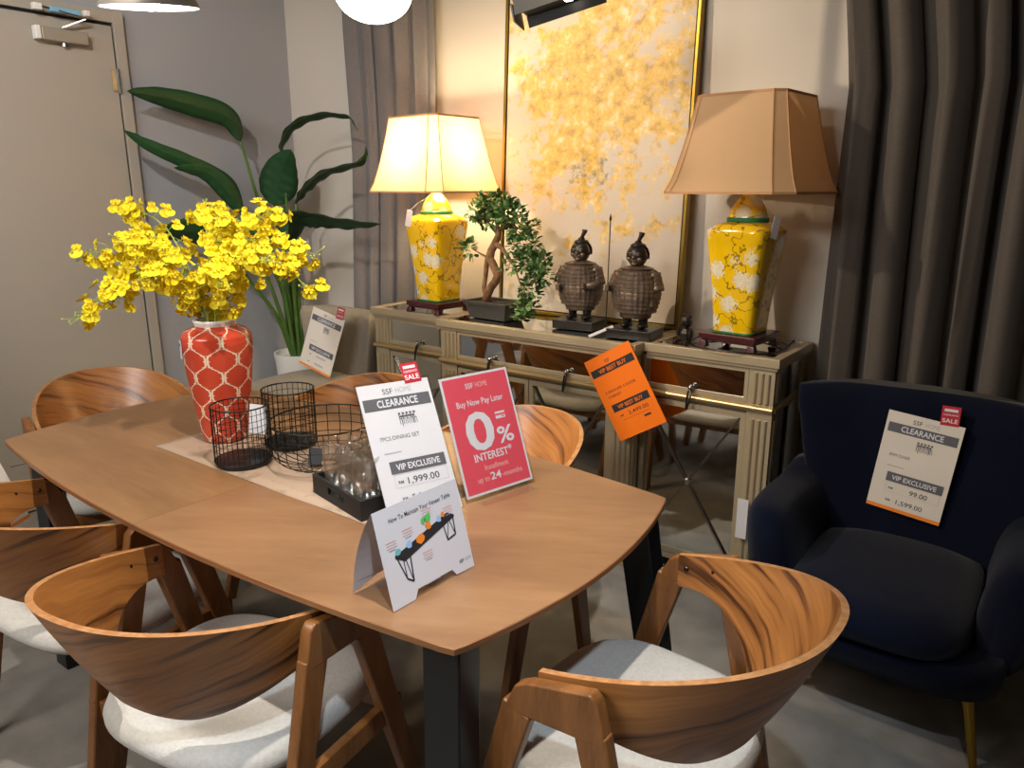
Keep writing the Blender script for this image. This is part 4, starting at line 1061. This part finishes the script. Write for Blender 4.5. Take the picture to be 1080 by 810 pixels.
for k, (a, dpt, h, dr) in enumerate(sprays):
    tip = Rv*a + Fv*dpt + Vector((0,0,.350+h)); dirn = Vector((tip.x, tip.y, 0)); dn = dirn.normalized()
    pth = cr([dn*-.012+Vector((0,0,.12)), dn*.022+Vector((0,0,.372)), dirn*.42+Vector((0,0,.360+h*.70+dr)), dirn*.78+Vector((0,0,.352+h*.97+dr*.6)), tip], 9)
    sb = MB(); sb.tube(pth, .0028, 6, r2=.001)
    n = 30
    for j in range(n):
        u = .30 + .68*(j+rnd.random()*.7)/n
        q = pth[min(len(pth)-1, int(u*(len(pth)-1)))]
        off = Vector((rnd.uniform(-1,1), rnd.uniform(-1,1), rnd.uniform(-.9,.9))).normalized()*rnd.uniform(.016,.074)*(1.25-.65*u)
        c = q + off
        if c.z < .385 and Vector((c.x, c.y)).length < .12: c.z = .385 + rnd.random()*.03
        sb.tube([q, (q+c)/2+Vector((0,0,.004)), c], .0009, 4)
        allb.append((c, off, k))
    for j in range(6):   # bud tips
        e = pth[-1] + Vector((rnd.uniform(-.030,.030), rnd.uniform(-.030,.030), rnd.uniform(-.012,.032)))
        sb.tube([pth[-2-j % 4], e], .0009, 4); sb.ell(e, (.003,.003,.004), 6, 4)
    sb.build('stem', M['stem'], bq, smooth='all')
allb.sort(key=lambda x: x[0].dot(Fv) - .3*x[0].z)      # nearest the camera's side first
rest = MB()
for i, (c, off, k) in enumerate(allb):
    face = (off.normalized()*.7 - Fv*.5 + Vector((0,0,.15)) + Vector((rnd.uniform(-.5,.5), rnd.uniform(-.5,.5), rnd.uniform(-.3,.4)))).normalized()
    rot = face.to_track_quat('Z', 'Y'); s_ = rnd.uniform(.85, 1.25); me = BL[rnd.randrange(5)]
    if i < 100:
        b = bpy.data.objects.new('blossom', me); COL.objects.link(b); b.parent = bq
        b.location = c; b.rotation_euler = rot.to_euler(); b.scale = (s_, s_, s_)
    else:
        T = Matrix.Translation(c) @ rot.to_matrix().to_4x4() @ Matrix.Scale(s_, 4)
        o0 = len(rest.v)
        rest.v += [T @ v_.co for v_ in me.vertices]
        for pl_ in me.polygons: rest.f.append([o0+x for x in pl_.vertices]); rest.m.append(pl_.material_index)
rest.build('blossoms', [M['petal'], M['petal2']], bq)['kind'] = 'stuff'

# wire baskets
def wire_cyl(loc, r, h, label, nv, nh, tagcol=None):
    t = thing('wire_basket', label, 'basket', loc, 0, 'black wire baskets on the runner')
    w = MB()
    for z, rr_ in ((h, .0022), (.012, .0020)): w.tube([(r*math.cos(2*PI*k/40), r*math.sin(2*PI*k/40), z) for k in range(40)], rr_, 6, closed=True)
    for q in range(1, nh): w.tube([(r*math.cos(2*PI*k/40), r*math.sin(2*PI*k/40), .012+(h-.012)*q/nh) for k in range(40)], .0009, 5, closed=True)
    for k in range(nv):
        a = 2*PI*k/nv; w.tube([(r*math.cos(a), r*math.sin(a), .010), (r*math.cos(a), r*math.sin(a), h)], .0010, 5)
    w.build('wire_mesh', M['wire'], t)
    MB().lathe([(r-.001,.001),(r,.003),(r,.012),(r-.004,.014)], 40, cap=True).build('base', M['black'], t, smooth=True)
    return t
b1 = wire_cyl((-1.815, 1.165, ZR), .077, .168, 'small black wire cylinder basket right in front of the red vase', 34, 9)
b2 = wire_cyl((-1.838, 1.345, ZR), .076, .172, 'black wire cylinder basket further back, behind the wide wire bowl', 30, 8)
c = MB().box(-.026,.026,-.0006,.0006,0,.085).build('hang_tag', M['paper'], b1); c.location = (-.015,.060,.065); c.rotation_euler = (R(-6), R(4), R(28))
c = MB().bar((.02,.0,.165),(.048,-.03,.02),.009,.001).build('hang_tag', M['acrylic'], b2)
t = thing('wire_bowl', 'wide black wire bowl basket between the cylinder baskets and the tray', 'basket', (-1.612, 1.294, ZR), 0, 'black wire baskets on the runner')
w = MB(); RB = .148
def bowl_p(a, q):   # q 0 centre bottom .. 1 rim
    if q < .45: r = .070*q/.45; z = .004
    else:
        k = (q-.45)/.55
        r = .070 + (RB-.070)*math.sin(min(1, k*1.75)*PI/2); z = .004 + .128*max(0, (k**1.5))
    return (r*math.cos(a), r*math.sin(a), z)
w.tube([bowl_p(2*PI*k/56, 1) for k in range(56)], .0024, 6, closed=True)
for q in (.45, .62, .74, .84, .92): w.tube([bowl_p(2*PI*k/48, q) for k in range(48)], .0012, 5, closed=True)
for k in range(26):
    a = 2*PI*k/26; w.tube([bowl_p(a, .45*.35 + (1-.45*.35)*i/16) for i in range(17)], .0013, 5)
w.tube([bowl_p(2*PI*k/24, .45*.35) for k in range(24)], .0012, 5, closed=True)
w.build('wire_mesh', M['wire'], t)
c = MB().box(-.020,.020,-.0008,.0008,0,.046).build('hang_tag', M['ink'], t); c.location = (.0,-.045,.012); c.rotation_euler = (R(-20), 0, R(25))

# tray with tumblers
TR_ = (-1.348, 1.196); TRZ = -12
t = thing('serving_tray', 'black rectangular tray with cut-out handles holding clear tumblers', 'tray', (TR_[0], TR_[1], ZR), TRZ)
hx, hy, hh = .118, .084, .050
tb = MB().box(-hx, hx, -hy, hy, 0, .006)
for s in (-1, 1):
    y0, y1 = (s*hy, s*(hy-.008)) if s < 0 else (s*(hy-.008), s*hy)
    # long side with a slot
    tb.box(-hx, -.040, y0, y1, .006, hh).box(.040, hx, y0, y1, .006, hh).box(-.040, .040, y0, y1, .006, .019).box(-.040, .040, y0, y1, .037, hh)
    x0, x1 = (-hx, -hx+.008) if s < 0 else (hx-.008, hx)
    tb.box(x0, x1, -hy+.008, hy-.008, .006, hh)
tb.build('tray_body', M['blackmatte'], t)
tum = None; ct, st_ = math.cos(R(TRZ)), math.sin(R(TRZ))
tl = ['front left', 'front middle', 'front right', 'back left', 'back middle', 'back right']
q = 0
for ry in (-.038, .037):
    for rx in (-.072, .0, .072):
        L_ = (TR_[0]+ct*rx-st_*ry, TR_[1]+st_*rx+ct*ry, ZR+.0065)
        if tum is None:
            tum = MB().lathe([(.028,.0),(.032,.003),(.0345,.06),(.0365,.134),(.0355,.1355),(.0345,.134),(.0325,.06),(.029,.014),(.0005,.011)], 28, cap=False).build('tumbler', M['glass'], smooth='all'); gl = tum
        else:
            gl = tum.copy(); COL.objects.link(gl)
        gl.location = L_
        tag(gl, 'clear glass tumbler standing in the %s of the black tray' % tl[q], 'glass', 'clear tumblers on the black tray'); q += 1

# ------------------------------------------------------------------ signs
def sketch_set(mb, u, v, w, h, mi, z):    # little dining-set vignette
    rect(mb, u-w*.42, u+w*.30, v+h*.10, v+h*.22, mi, z)
    for k in range(5):
        x = u-w*.42+w*.17*k
        rect(mb, x, x+w*.03, v-h*.35, v+h*.45, mi, z); rect(mb, x, x+w*.10, v-h*.02, v+h*.04, mi, z); rect(mb, x+w*.09, x+w*.115, v-h*.38, v, mi, z); rect(mb, x, x+w*.10, v+h*.28, v+h*.42, mi, z)
    rect(mb, u-w*.32, u-w*.29, v-h*.5, v+h*.1, mi, z); rect(mb, u+w*.2, u+w*.23, v-h*.4, v+h*.1, mi, z)
SIGNMATS = ['ink', 'paper', 'inkgrey', 'inklite', 'red', 'redtag', 'pink', 'orangestrip', 'orange', 'teal', 'pgreen', 'pblue']
MI = {n: i for i, n in enumerate(SIGNMATS)}
def finish(mb, parent): return mb.build('lettering', [M[n] for n in SIGNMATS], parent)
def sale_tag(parent, u, v, w=.042, h=.050, z=.003, rot=0):
    T = Matrix.Translation((u, v, 0)) @ Matrix.Rotation(R(rot), 4, 'Z')
    m = MB()
    m.box(-w/2, w/2, 0, h, z-.0008, z, MI['redtag'])
    a = MB(); rect(a, -w*.36, w*.36, h*.72, h*.86, MI['paper'], z+.0004)
    put_text(a, 'CLEARANCE', 0, h*.52, .008, MI['paper'], z+.0004, 'C', .01, w*.80); put_text(a, 'SALE', 0, h*.16, .018, MI['paper'], z+.0004, 'C', .02, w*.84)
    m.v += a.v and []; 
    o0 = len(m.v)
    for f, mi in zip(a.f, a.m): m.f.append([k+o0 for k in f]); m.m.append(mi)
    m.v += a.v
    m.v = [T @ p for p in m.v]
    return m.build('sale_tag', [M[n] for n in SIGNMATS], parent)
def ticket(mb, w, h, z, title='CLEARANCE', band='VIP EXCLUSIVE', desc='7PCS DINING SET', p1='1,999.00', p2='5,999.00', strip=True, pic=True):
    k = min(w/.20, h/.335)
    put_text(mb, 'SSF', -.034*k, h-.030*k, .021*k, MI['ink'], z, 'L', .0); put_text(mb, 'HOME', .002*k, h-.030*k, .021*k, MI['inklite'], z, 'L', -.004, .044*k)
    rect(mb, -w*.46, w*.46, h-.070*k, h-.038*k, MI['inkgrey'], z)
    put_text(mb, title, 0, h-.063*k, .027*k, MI['paper'], z+.0004, 'C', .018, w*.56)
    if pic: sketch_set(mb, .018*k, h-.100*k, .060*k, .040*k, MI['inkgrey'], z)
    if desc: put_text(mb, desc, -w*.36, h-.150*k, .015*k, MI['inkgrey'], z, 'L', 0, min(w*.60, len(desc)*.0072*k))
    for q in range(1): rect(mb, -w*.35, -w*.12, h-.184*k, h-.181*k, MI['inklite'], z)
    rect(mb, -w*.32, w*.44, h-.236*k, h-.204*k, MI['inkgrey'], z)
    put_text(mb, band, .012*k, h-.228*k, .022*k, MI['paper'], z+.0004, 'C', .016, w*.60)
    put_text(mb, 'RM', -w*.26, h-.262*k, .011*k, MI['inkgrey'], z, 'L', .02); (put_text(mb, p1, w*.02-.03*k+(.086-.0108*len(p1))*k, h-.266*k, .024*k, MI['ink'], z, 'L', .004, .0108*len(p1)*k) if p1 else rect(mb, -w*.05, w*.25, h-.262*k, h-.252*k, MI['inklite'], z))
    for a, b in ((h-.272*k, h-.2712*k), (h-.2385*k, h-.2377*k)): rect(mb, -w*.30, w*.42, a, b, MI['inklite'], z)
    rect(mb, w*.418, w*.422, h-.272*k, h-.238*k, MI['inklite'], z); rect(mb, -w*.302, -w*.298, h-.272*k, h-.238*k, MI['inklite'], z)
    put_text(mb, 'RM', -w*.26, h-.304*k, .011*k, MI['inkgrey'], z, 'L', .02); (put_text(mb, p2, w*.02-.03*k, h-.308*k, .022*k, MI['ink'], z, 'L', 0, .080*k) if p2 else rect(mb, -w*.05, w*.22, h-.304*k, h-.294*k, MI['inklite'], z))
    if strip: rect(mb, -w/2, w/2, 0, .012*k, MI['orangestrip'], z)
# 1 clearance sign on the table
def acrylic_sign(label, P0, P1, up, w, h, name='sign_holder'):
    P0, P1, up = Vector(P0), Vector(P1), Vector(up)
    mid = (P0+P1)/2
    t = thing(name, label, 'sign', M=frame_M(mid, P1-P0, up))
    MB().box(-w/2, w/2, 0, h, -.0035, -.0020).box(-w/2, w/2, 0, h, .0010, .0022).build('acrylic_sleeve', M['acrylic'], t)
    return t, up.normalized()
t, u_ = acrylic_sign('white clearance price sign in an acrylic stand on the dining table', (-1.180,1.109,ZR+.001), (-1.110,1.294,ZR+.001), (-.168,.064,.292), .198, .344)
MB().box(-.094,.094,.004,.338,-.0018,.0002).build('sheet', M['paper'], t)
mb = MB(); ticket(mb, .190, .338, .0007, strip=False); finish(mb, t)
sale_tag(t, .055, .330, .046, .052, .0008, 3)
f_ = MB(); Mi = t.matrix_world.inverted() if False else None
def foot(t, w, depth=.075):
    """acrylic foot lying on the table in front of the sign, in world axes"""
    Mw = t.matrix_basis.copy(); inv = Mw.inverted(); r = (Mw.to_3x3() @ Vector((1,0,0))); n = r.cross(Vector((0,0,1))); o_ = Mw.translation
    c = []
    for z in (0, .003):
        for a, b in ((-1,-.2),(1,-.2),(1,1),(-1,1)):
            c.append(inv @ (Vector((o_.x, o_.y, ZT+.0012+z)) + r*(a*w/2) + n*(b*depth*.45)))
    MB().hexa(c).build('foot', M['acrylic'], t)
foot(t, .17, .07)
# 2 red percent sign
t, u_ = acrylic_sign('red and white zero percent interest sign in an acrylic stand', (-1.121,1.314,ZT+.001), (-1.072,1.536,ZT+.001), (-.1135,.025,.299), .228, .321)
MB().box(-.108,.108,.010,.314,-.0018,.0002).build('sheet', M['paper'], t)
mb = MB(); rect(mb, -.102, .102, .016, .308, MI['red'], .0005); z = .0009; Wt = MI['paper']
put_text(mb, 'SSF', -.036, .277, .019, Wt, z, 'L', .01); put_text(mb, 'HOME', -.004, .277, .019, MI['pink'], z, 'L', -.004, .038)
put_text(mb, 'Buy Now Pay Later', 0, .233, .022, Wt, z, 'C', .010, .150)
put_text(mb, '0', -.022, .120, .135, Wt, z, 'C', .020, .088)
put_text(mb, '%', .055, .124, .058, Wt, z, 'C', .018, .052)
rect(mb, .036, .068, .186, .204, Wt, z); rect(mb, .036, .068, .194, .199, MI['red'], z+.0003); rect(mb, .055, .064, .189, .192, MI['red'], z+.0003)
put_text(mb, 'INTEREST', -.004, .092, .027, Wt, z, 'C', .018, .110); put_text(mb, '*', .058, .094, .030, Wt, z, 'C', .01)
put_text(mb, 'Installment', .004, .067, .019, MI['pink'], z, 'C', 0, .076)
put_text(mb, 'up to', -.046, .040, .019, MI['pink'], z, 'C', 0, .036); put_text(mb, '24', -.006, .040, .026, Wt, z, 'C', .022, .034); put_text(mb, '-months', .048, .040, .019, MI['pink'], z, 'C', 0, .066)
finish(mb, t); foot(t, .175, .085)
# 3 white tent card
P0, P1 = Vector((-.913,.861,ZT+.0012)), Vector((-.908,1.086,ZT+.0012)); up = Vector((-.049,.001,.179))
t = thing('tent_card', 'white folded tent card with table care picture at the near corner of the table', 'card', M=frame_M((P0+P1)/2, P1-P0, up))
h, w = .186, .225
cd = MB()
inv = t.matrix_basis.inverted()
def sheetp(fn, nv, name):   # fn(v)-> (x,z world), notch at the foot
    pass
front = [(-w/2,0),(-.055,0),(-.045,.016),(.050,.016),(.060,.002),(w/2,0),(w/2,h),(-w/2,h)]
cd.loft([[(x, y, zz) for x, y in front] for zz in (-.0006, .0)])
# back leaf bows outwards
Mw = t.matrix_basis
top = Mw @ Vector((0,h,0)); ax = (P1-P0).normalized()
prof = []
for i in range(9):
    q = i/8; x = top.x + (-1.020-top.x)*(q**.85) - .010*math.sin(q*PI); zz = top.z + (ZT+.0012-top.z)*q
    prof.append((x, zz))
vs = []
for a in (-w/2, -.05, .05, w/2):
    for i, (x, zz) in enumerate(prof):
        if i == 8 and abs(a) < .06: zz += .016
        vs.append(inv @ (Vector((x, (P0.y+P1.y)/2, zz)) + ax*a))
cd.add(vs, [(k*9+i, k*9+i+1, (k+1)*9+i+1, (k+1)*9+i) for k in range(3) for i in range(8)])
cd.add([inv @ (Vector((x, (P0.y+P1.y)/2, ZT+.0012+.012)) + ax*a) for x in (-.9165, -1.019) for a in (-.020, .020)], [(0,1,3,2)])
cd.build('folded_card', M['paper'], t)
mb = MB(); z = .0006
put_text(mb, 'How To Maintain Your Veneer Table', .004, h-.030, .0125, MI['ink'], z, 'C', .004, .165)
tq = [(-.080,.100),(.080,.124),(.088,.117),(-.058,.088)]
mb.add([(-.082,.094,z),(.068,.128,z),(.086,.119,z),(-.060,.082,z)], [(0,3,2,1)], MI['ink']); mb.add([(-.082,.094,z),(-.060,.082,z),(-.060,.077,z),(-.082,.089,z)], [(0,1,2,3)], MI['ink']); mb.add([(-.060,.082,z),(.086,.119,z),(.086,.114,z),(-.060,.077,z)], [(0,1,2,3)], MI['ink'])
def ln(a, b, wd, mi=MI['ink']):
    a, b = Vector((a[0], a[1], z)), Vector((b[0], b[1], z)); s = (b-a).normalized().cross(Vector((0,0,1)))*wd/2
    mb.add([a-s, b-s, b+s, a+s], [(0,1,2,3)], mi)
for A in ((-.078,.089,-.064,.044,-.050,.034,-.046,.080), (.052,.112,.056,.076,.080,.080,.082,.115)):
    x1, y1, x2, y2, x3, y3, x4, y4 = A
    ln((x1,y1),(x2,y2),.0026); ln((x2,y2),(x3,y3),.0034); ln((x3,y3),(x4,y4),.0032); ln((x2,y2),(x1+.014,y1-.004),.002); ln((x3,y3),(x4-.012,y4-.002),.002)
def blob(u, v, r, mi, n=7):
    rb = random.Random(int((u+v)*9999)); mb.add([(u+r*(.7+.5*rb.random())*math.cos(2*PI*k/n), v+r*(.7+.5*rb.random())*math.sin(2*PI*k/n), z+.0004) for k in range(n)], [tuple(range(n))], mi)
blob(-.072,.100,.008,MI['teal']); blob(-.044,.104,.008,MI['pblue']); blob(-.012,.104,.011,MI['orangestrip']); blob(.014,.121,.009,MI['orangestrip']); blob(.016,.136,.010,MI['pgreen']); blob(.004,.134,.007,MI['pgreen']); blob(.044,.124,.008,MI['pblue']); blob(.056,.128,.006,MI['orangestrip'])
for (u, v) in ((-.084,.122),(-.040,.132),(.016,.152),(.072,.138),(-.002,.074)):
    for q in range(4):
        wq = (.026,.024,.026,.016)[q]; rect(mb, u-wq/2, u+wq/2, v-.0052*q, v-.0052*q+.0016, MI['pink'] if q < 3 else MI['inklite'], z)
put_text(mb, 'SSF', .074, .020, .009, MI['ink'], z, 'L', .01); put_text(mb, 'HOME', .090, .020, .009, MI['inklite'], z, 'L', -.004, .018)
finish(mb, t)
# 4 orange folded card hooked on the console
TLp, TRp, BRp, BLp = Vector((-1.527,2.478,.845)), Vector((-1.342,2.496,.953)), Vector((-1.152,2.500,.662)), Vector((-1.330,2.480,.555))
t = thing('price_card', 'tilted orange best-buy price card hanging on the front of the console', 'price card', M=frame_M((BLp+BRp)/2, BRp-BLp, (TLp+TRp-BLp-BRp)))
w, h = .210, .335
MB().box(-w/2, w/2, 0, h, -.0015, 0).build('card', M['orange'], t)
mb = MB(); z = .0005
put_text(mb, 'SSF', -.022, h-.036, .017, MI['ink'], z, 'L', 0); put_text(mb, 'HOME', .002, h-.036, .017, MI['orangestrip'], z, 'L', -.004, .034)
rect(mb, -w*.46, w*.46, h-.075, h-.045, MI['ink'], z); put_text(mb, 'VIP BEST BUY', 0, h-.068, .022, MI['orange'], z+.0004, 'C', .016, w*.60)
put_text(mb, '3 DRAWER 4 DOOR', -w*.36, h-.150, .014, MI['ink'], z, 'L', 0, w*.66); put_text(mb, 'CABINET', -w*.34, h-.170, .014, MI['ink'], z, 'L', 0, w*.28)
rect(mb, -w*.36, w*.42, h-.226, h-.196, MI['ink'], z); put_text(mb, 'VIP BEST BUY', .004, h-.219, .021, MI['orange'], z+.0004, 'C', .016, w*.54)
put_text(mb, 'RM', -w*.28, h-.250, .011, MI['ink'], z, 'L', .01); put_text(mb, '2,499.00', -w*.10, h-.254, .020, MI['ink'], z, 'L', .002, w*.42)
rect(mb, -w*.26, w*.30, h-.266, h-.2652, MI['ink'], z); rect(mb, w*.16, w*.30, h-.285, h-.2775, MI['ink'], z)
finish(mb, t)
cb = MB().tube([Mv_ for Mv_ in ((0,h-.004,-.002),(0,h-.002,-.020))], .0015, 6).build('tie', M['black'], t)
# 5 white clearance tickets on chairs
def ticket_thing(label, TL, TR, BR, BL_, sleeve=True, **kw):
    TL, TR, BR, BL_ = map(Vector, (TL, TR, BR, BL_))
    t = thing('price_ticket', label, 'price tag', M=frame_M((BL_+BR)/2, BR-BL_, TL+TR-BL_-BR))
    w = ((TR-TL).length+(BR-BL_).length)/2; h = ((TL-BL_).length+(TR-BR).length)/2
    MB().box(-w/2, w/2, 0, h, -.0014, 0).build('sheet', M['paperglossy'], t)
    mb = MB(); ticket(mb, w, h, .0005, **kw); finish(mb, t)
    return t, w, h
t, w, h = ticket_thing('white clearance price ticket propped on the navy armchair', (-0.421,2.626,0.803),(-0.206,2.618,0.788),(-0.242,2.591,0.461),(-0.467,2.602,0.481), desc='ARM CHAIR', p1='99.00', p2='1,599.00')
sale_tag(t, w*.30, h-.006, .052, .062, .0006, 6)
t, w, h = ticket_thing('white clearance price ticket propped on the grey-beige chair', (-3.150,2.575,.872),(-2.898,2.555,.804),(-3.050,2.495,.546),(-3.302,2.505,.594), desc=None, p1=None, p2=None)
sale_tag(t, w*.34, h-.006, .056, .060, .0006, 4)
t, w, h = ticket_thing('white price ticket with orange lower edge at the far left, beyond the chair arms', (-2.444,.625,.869),(-2.447,.811,.703),(-2.425,.823,.544),(-2.381,.582,.488), desc=None, p1=None, p2=None)
sp_ = t.matrix_basis.inverted()
MB().tube([sp_ @ Vector(q) for q in ((-2.4465,.800,.704),(-2.41,.83,.715),(-2.372,.862,.690))], .001, 5).build('tie', M['black'], t)
# small white tags near the console
o = MB().box(-.020,.020,-.001,.001,0,.155).build('leg_tag', M['paper']); o.location = (-.868, 2.574, .245)
tag(o, 'narrow white paper tag on the right front post of the console', 'tag')
# ------------------------------------------------------------------ light
def spot(name, loc, to, power, col, ang, blend=.3, size=.04):
    L = bpy.data.lights.new(name, 'SPOT'); L.energy = power; L.color = col; L.spot_size = R(ang); L.spot_blend = blend; L.shadow_soft_size = size
    o = bpy.data.objects.new(name, L); COL.objects.link(o); o.location = loc
    o.rotation_euler = (Vector(to)-Vector(loc)).to_track_quat('-Z', 'Y').to_euler(); return o
def point(name, loc, power, col, size):
    L = bpy.data.lights.new(name, 'POINT'); L.energy = power; L.color = col; L.shadow_soft_size = size
    o = bpy.data.objects.new(name, L); COL.objects.link(o); o.location = loc; return o
def area(name, loc, to, power, col, sx, sy):
    L = bpy.data.lights.new(name, 'AREA'); L.energy = power; L.color = col; L.shape = 'RECTANGLE'; L.size = sx; L.size_y = sy
    o = bpy.data.objects.new(name, L); COL.objects.link(o); o.location = loc
    o.rotation_euler = (Vector(to)-Vector(loc)).to_track_quat('-Z', 'Y').to_euler(); return o
WARM = (1, .82, .60); NEUT = (1, .93, .84); COOL = (.80, .89, 1)
spot('key_spot', (-.75, .80, 2.9), (-1.45, .90, .6), 190, NEUT, 66, .5, .03)
spot('left_spot', (-2.55, .55, 2.9), (-1.15, 2.85, 1.35), 190, WARM, 58, .5, .03)
spot('console_spot', (-1.5, 1.5, 2.9), (-1.95, 2.95, 1.3), 45, WARM, 75, .6, .05)
spot('chair_spot', (.05, .1, 2.9), (-.75, 1.15, .5), 150, (.70,.84,1), 42, .5, .05)
spot('plant_spot', (-1.7, .15, 2.9), (-3.7, 2.15, 1.55), 150, (1,.97,.94), 56, .7, .04)
area('ceiling_fill_area', (-1.9, -1.2, 2.9), (-2.3, 1.0, .6), 125, (1,.97,.95), 1.8, 1.2)  # added out-of-view fill at ceiling height to lift the scene, not a fixture
point('lamp_bulb', (-2.450, 2.690, 1.64), 38, (1, .80, .48), .06)
point('pendant_bulb', (-2.19, 1.245, 1.99), 9, NEUT, .03)
point('globe_bulb', (-1.30, 1.245, 1.80), 6, NEUT, .07)
wd = bpy.data.worlds.new('world'); S.world = wd; wd.use_nodes = True
wd.node_tree.nodes['Background'].inputs[0].default_value = (.55,.56,.60,1); wd.node_tree.nodes['Background'].inputs[1].default_value = .35
# ------------------------------------------------------------------ camera
th, an = R(14.44), R(53.218)
Fh = Vector((-math.cos(an), math.sin(an), 0)); Rt = Vector((math.sin(an), math.cos(an), 0))
fw = Fh*math.cos(th) - Vector((0,0,1))*math.sin(th); up = Fh*math.sin(th) + Vector((0,0,1))*math.cos(th)
cam = bpy.data.cameras.new('camera'); co = bpy.data.objects.new('camera', cam); COL.objects.link(co)
co.matrix_world = Matrix(((Rt.x,up.x,-fw.x,0),(Rt.y,up.y,-fw.y,0),(Rt.z,up.z,-fw.z,1.5),(0,0,0,1)))
cam.sensor_fit = 'HORIZONTAL'; cam.sensor_width = 36; cam.lens = 36*800/1080; cam.clip_start = .02
S.camera = co
S.view_settings.view_transform = 'Standard'; S.view_settings.look = 'None'; S.view_settings.gamma = 1; S.view_settings.use_curve_mapping = False
S.cycles.transparent_max_bounces = 40
S.view_settings.exposure = 0.0
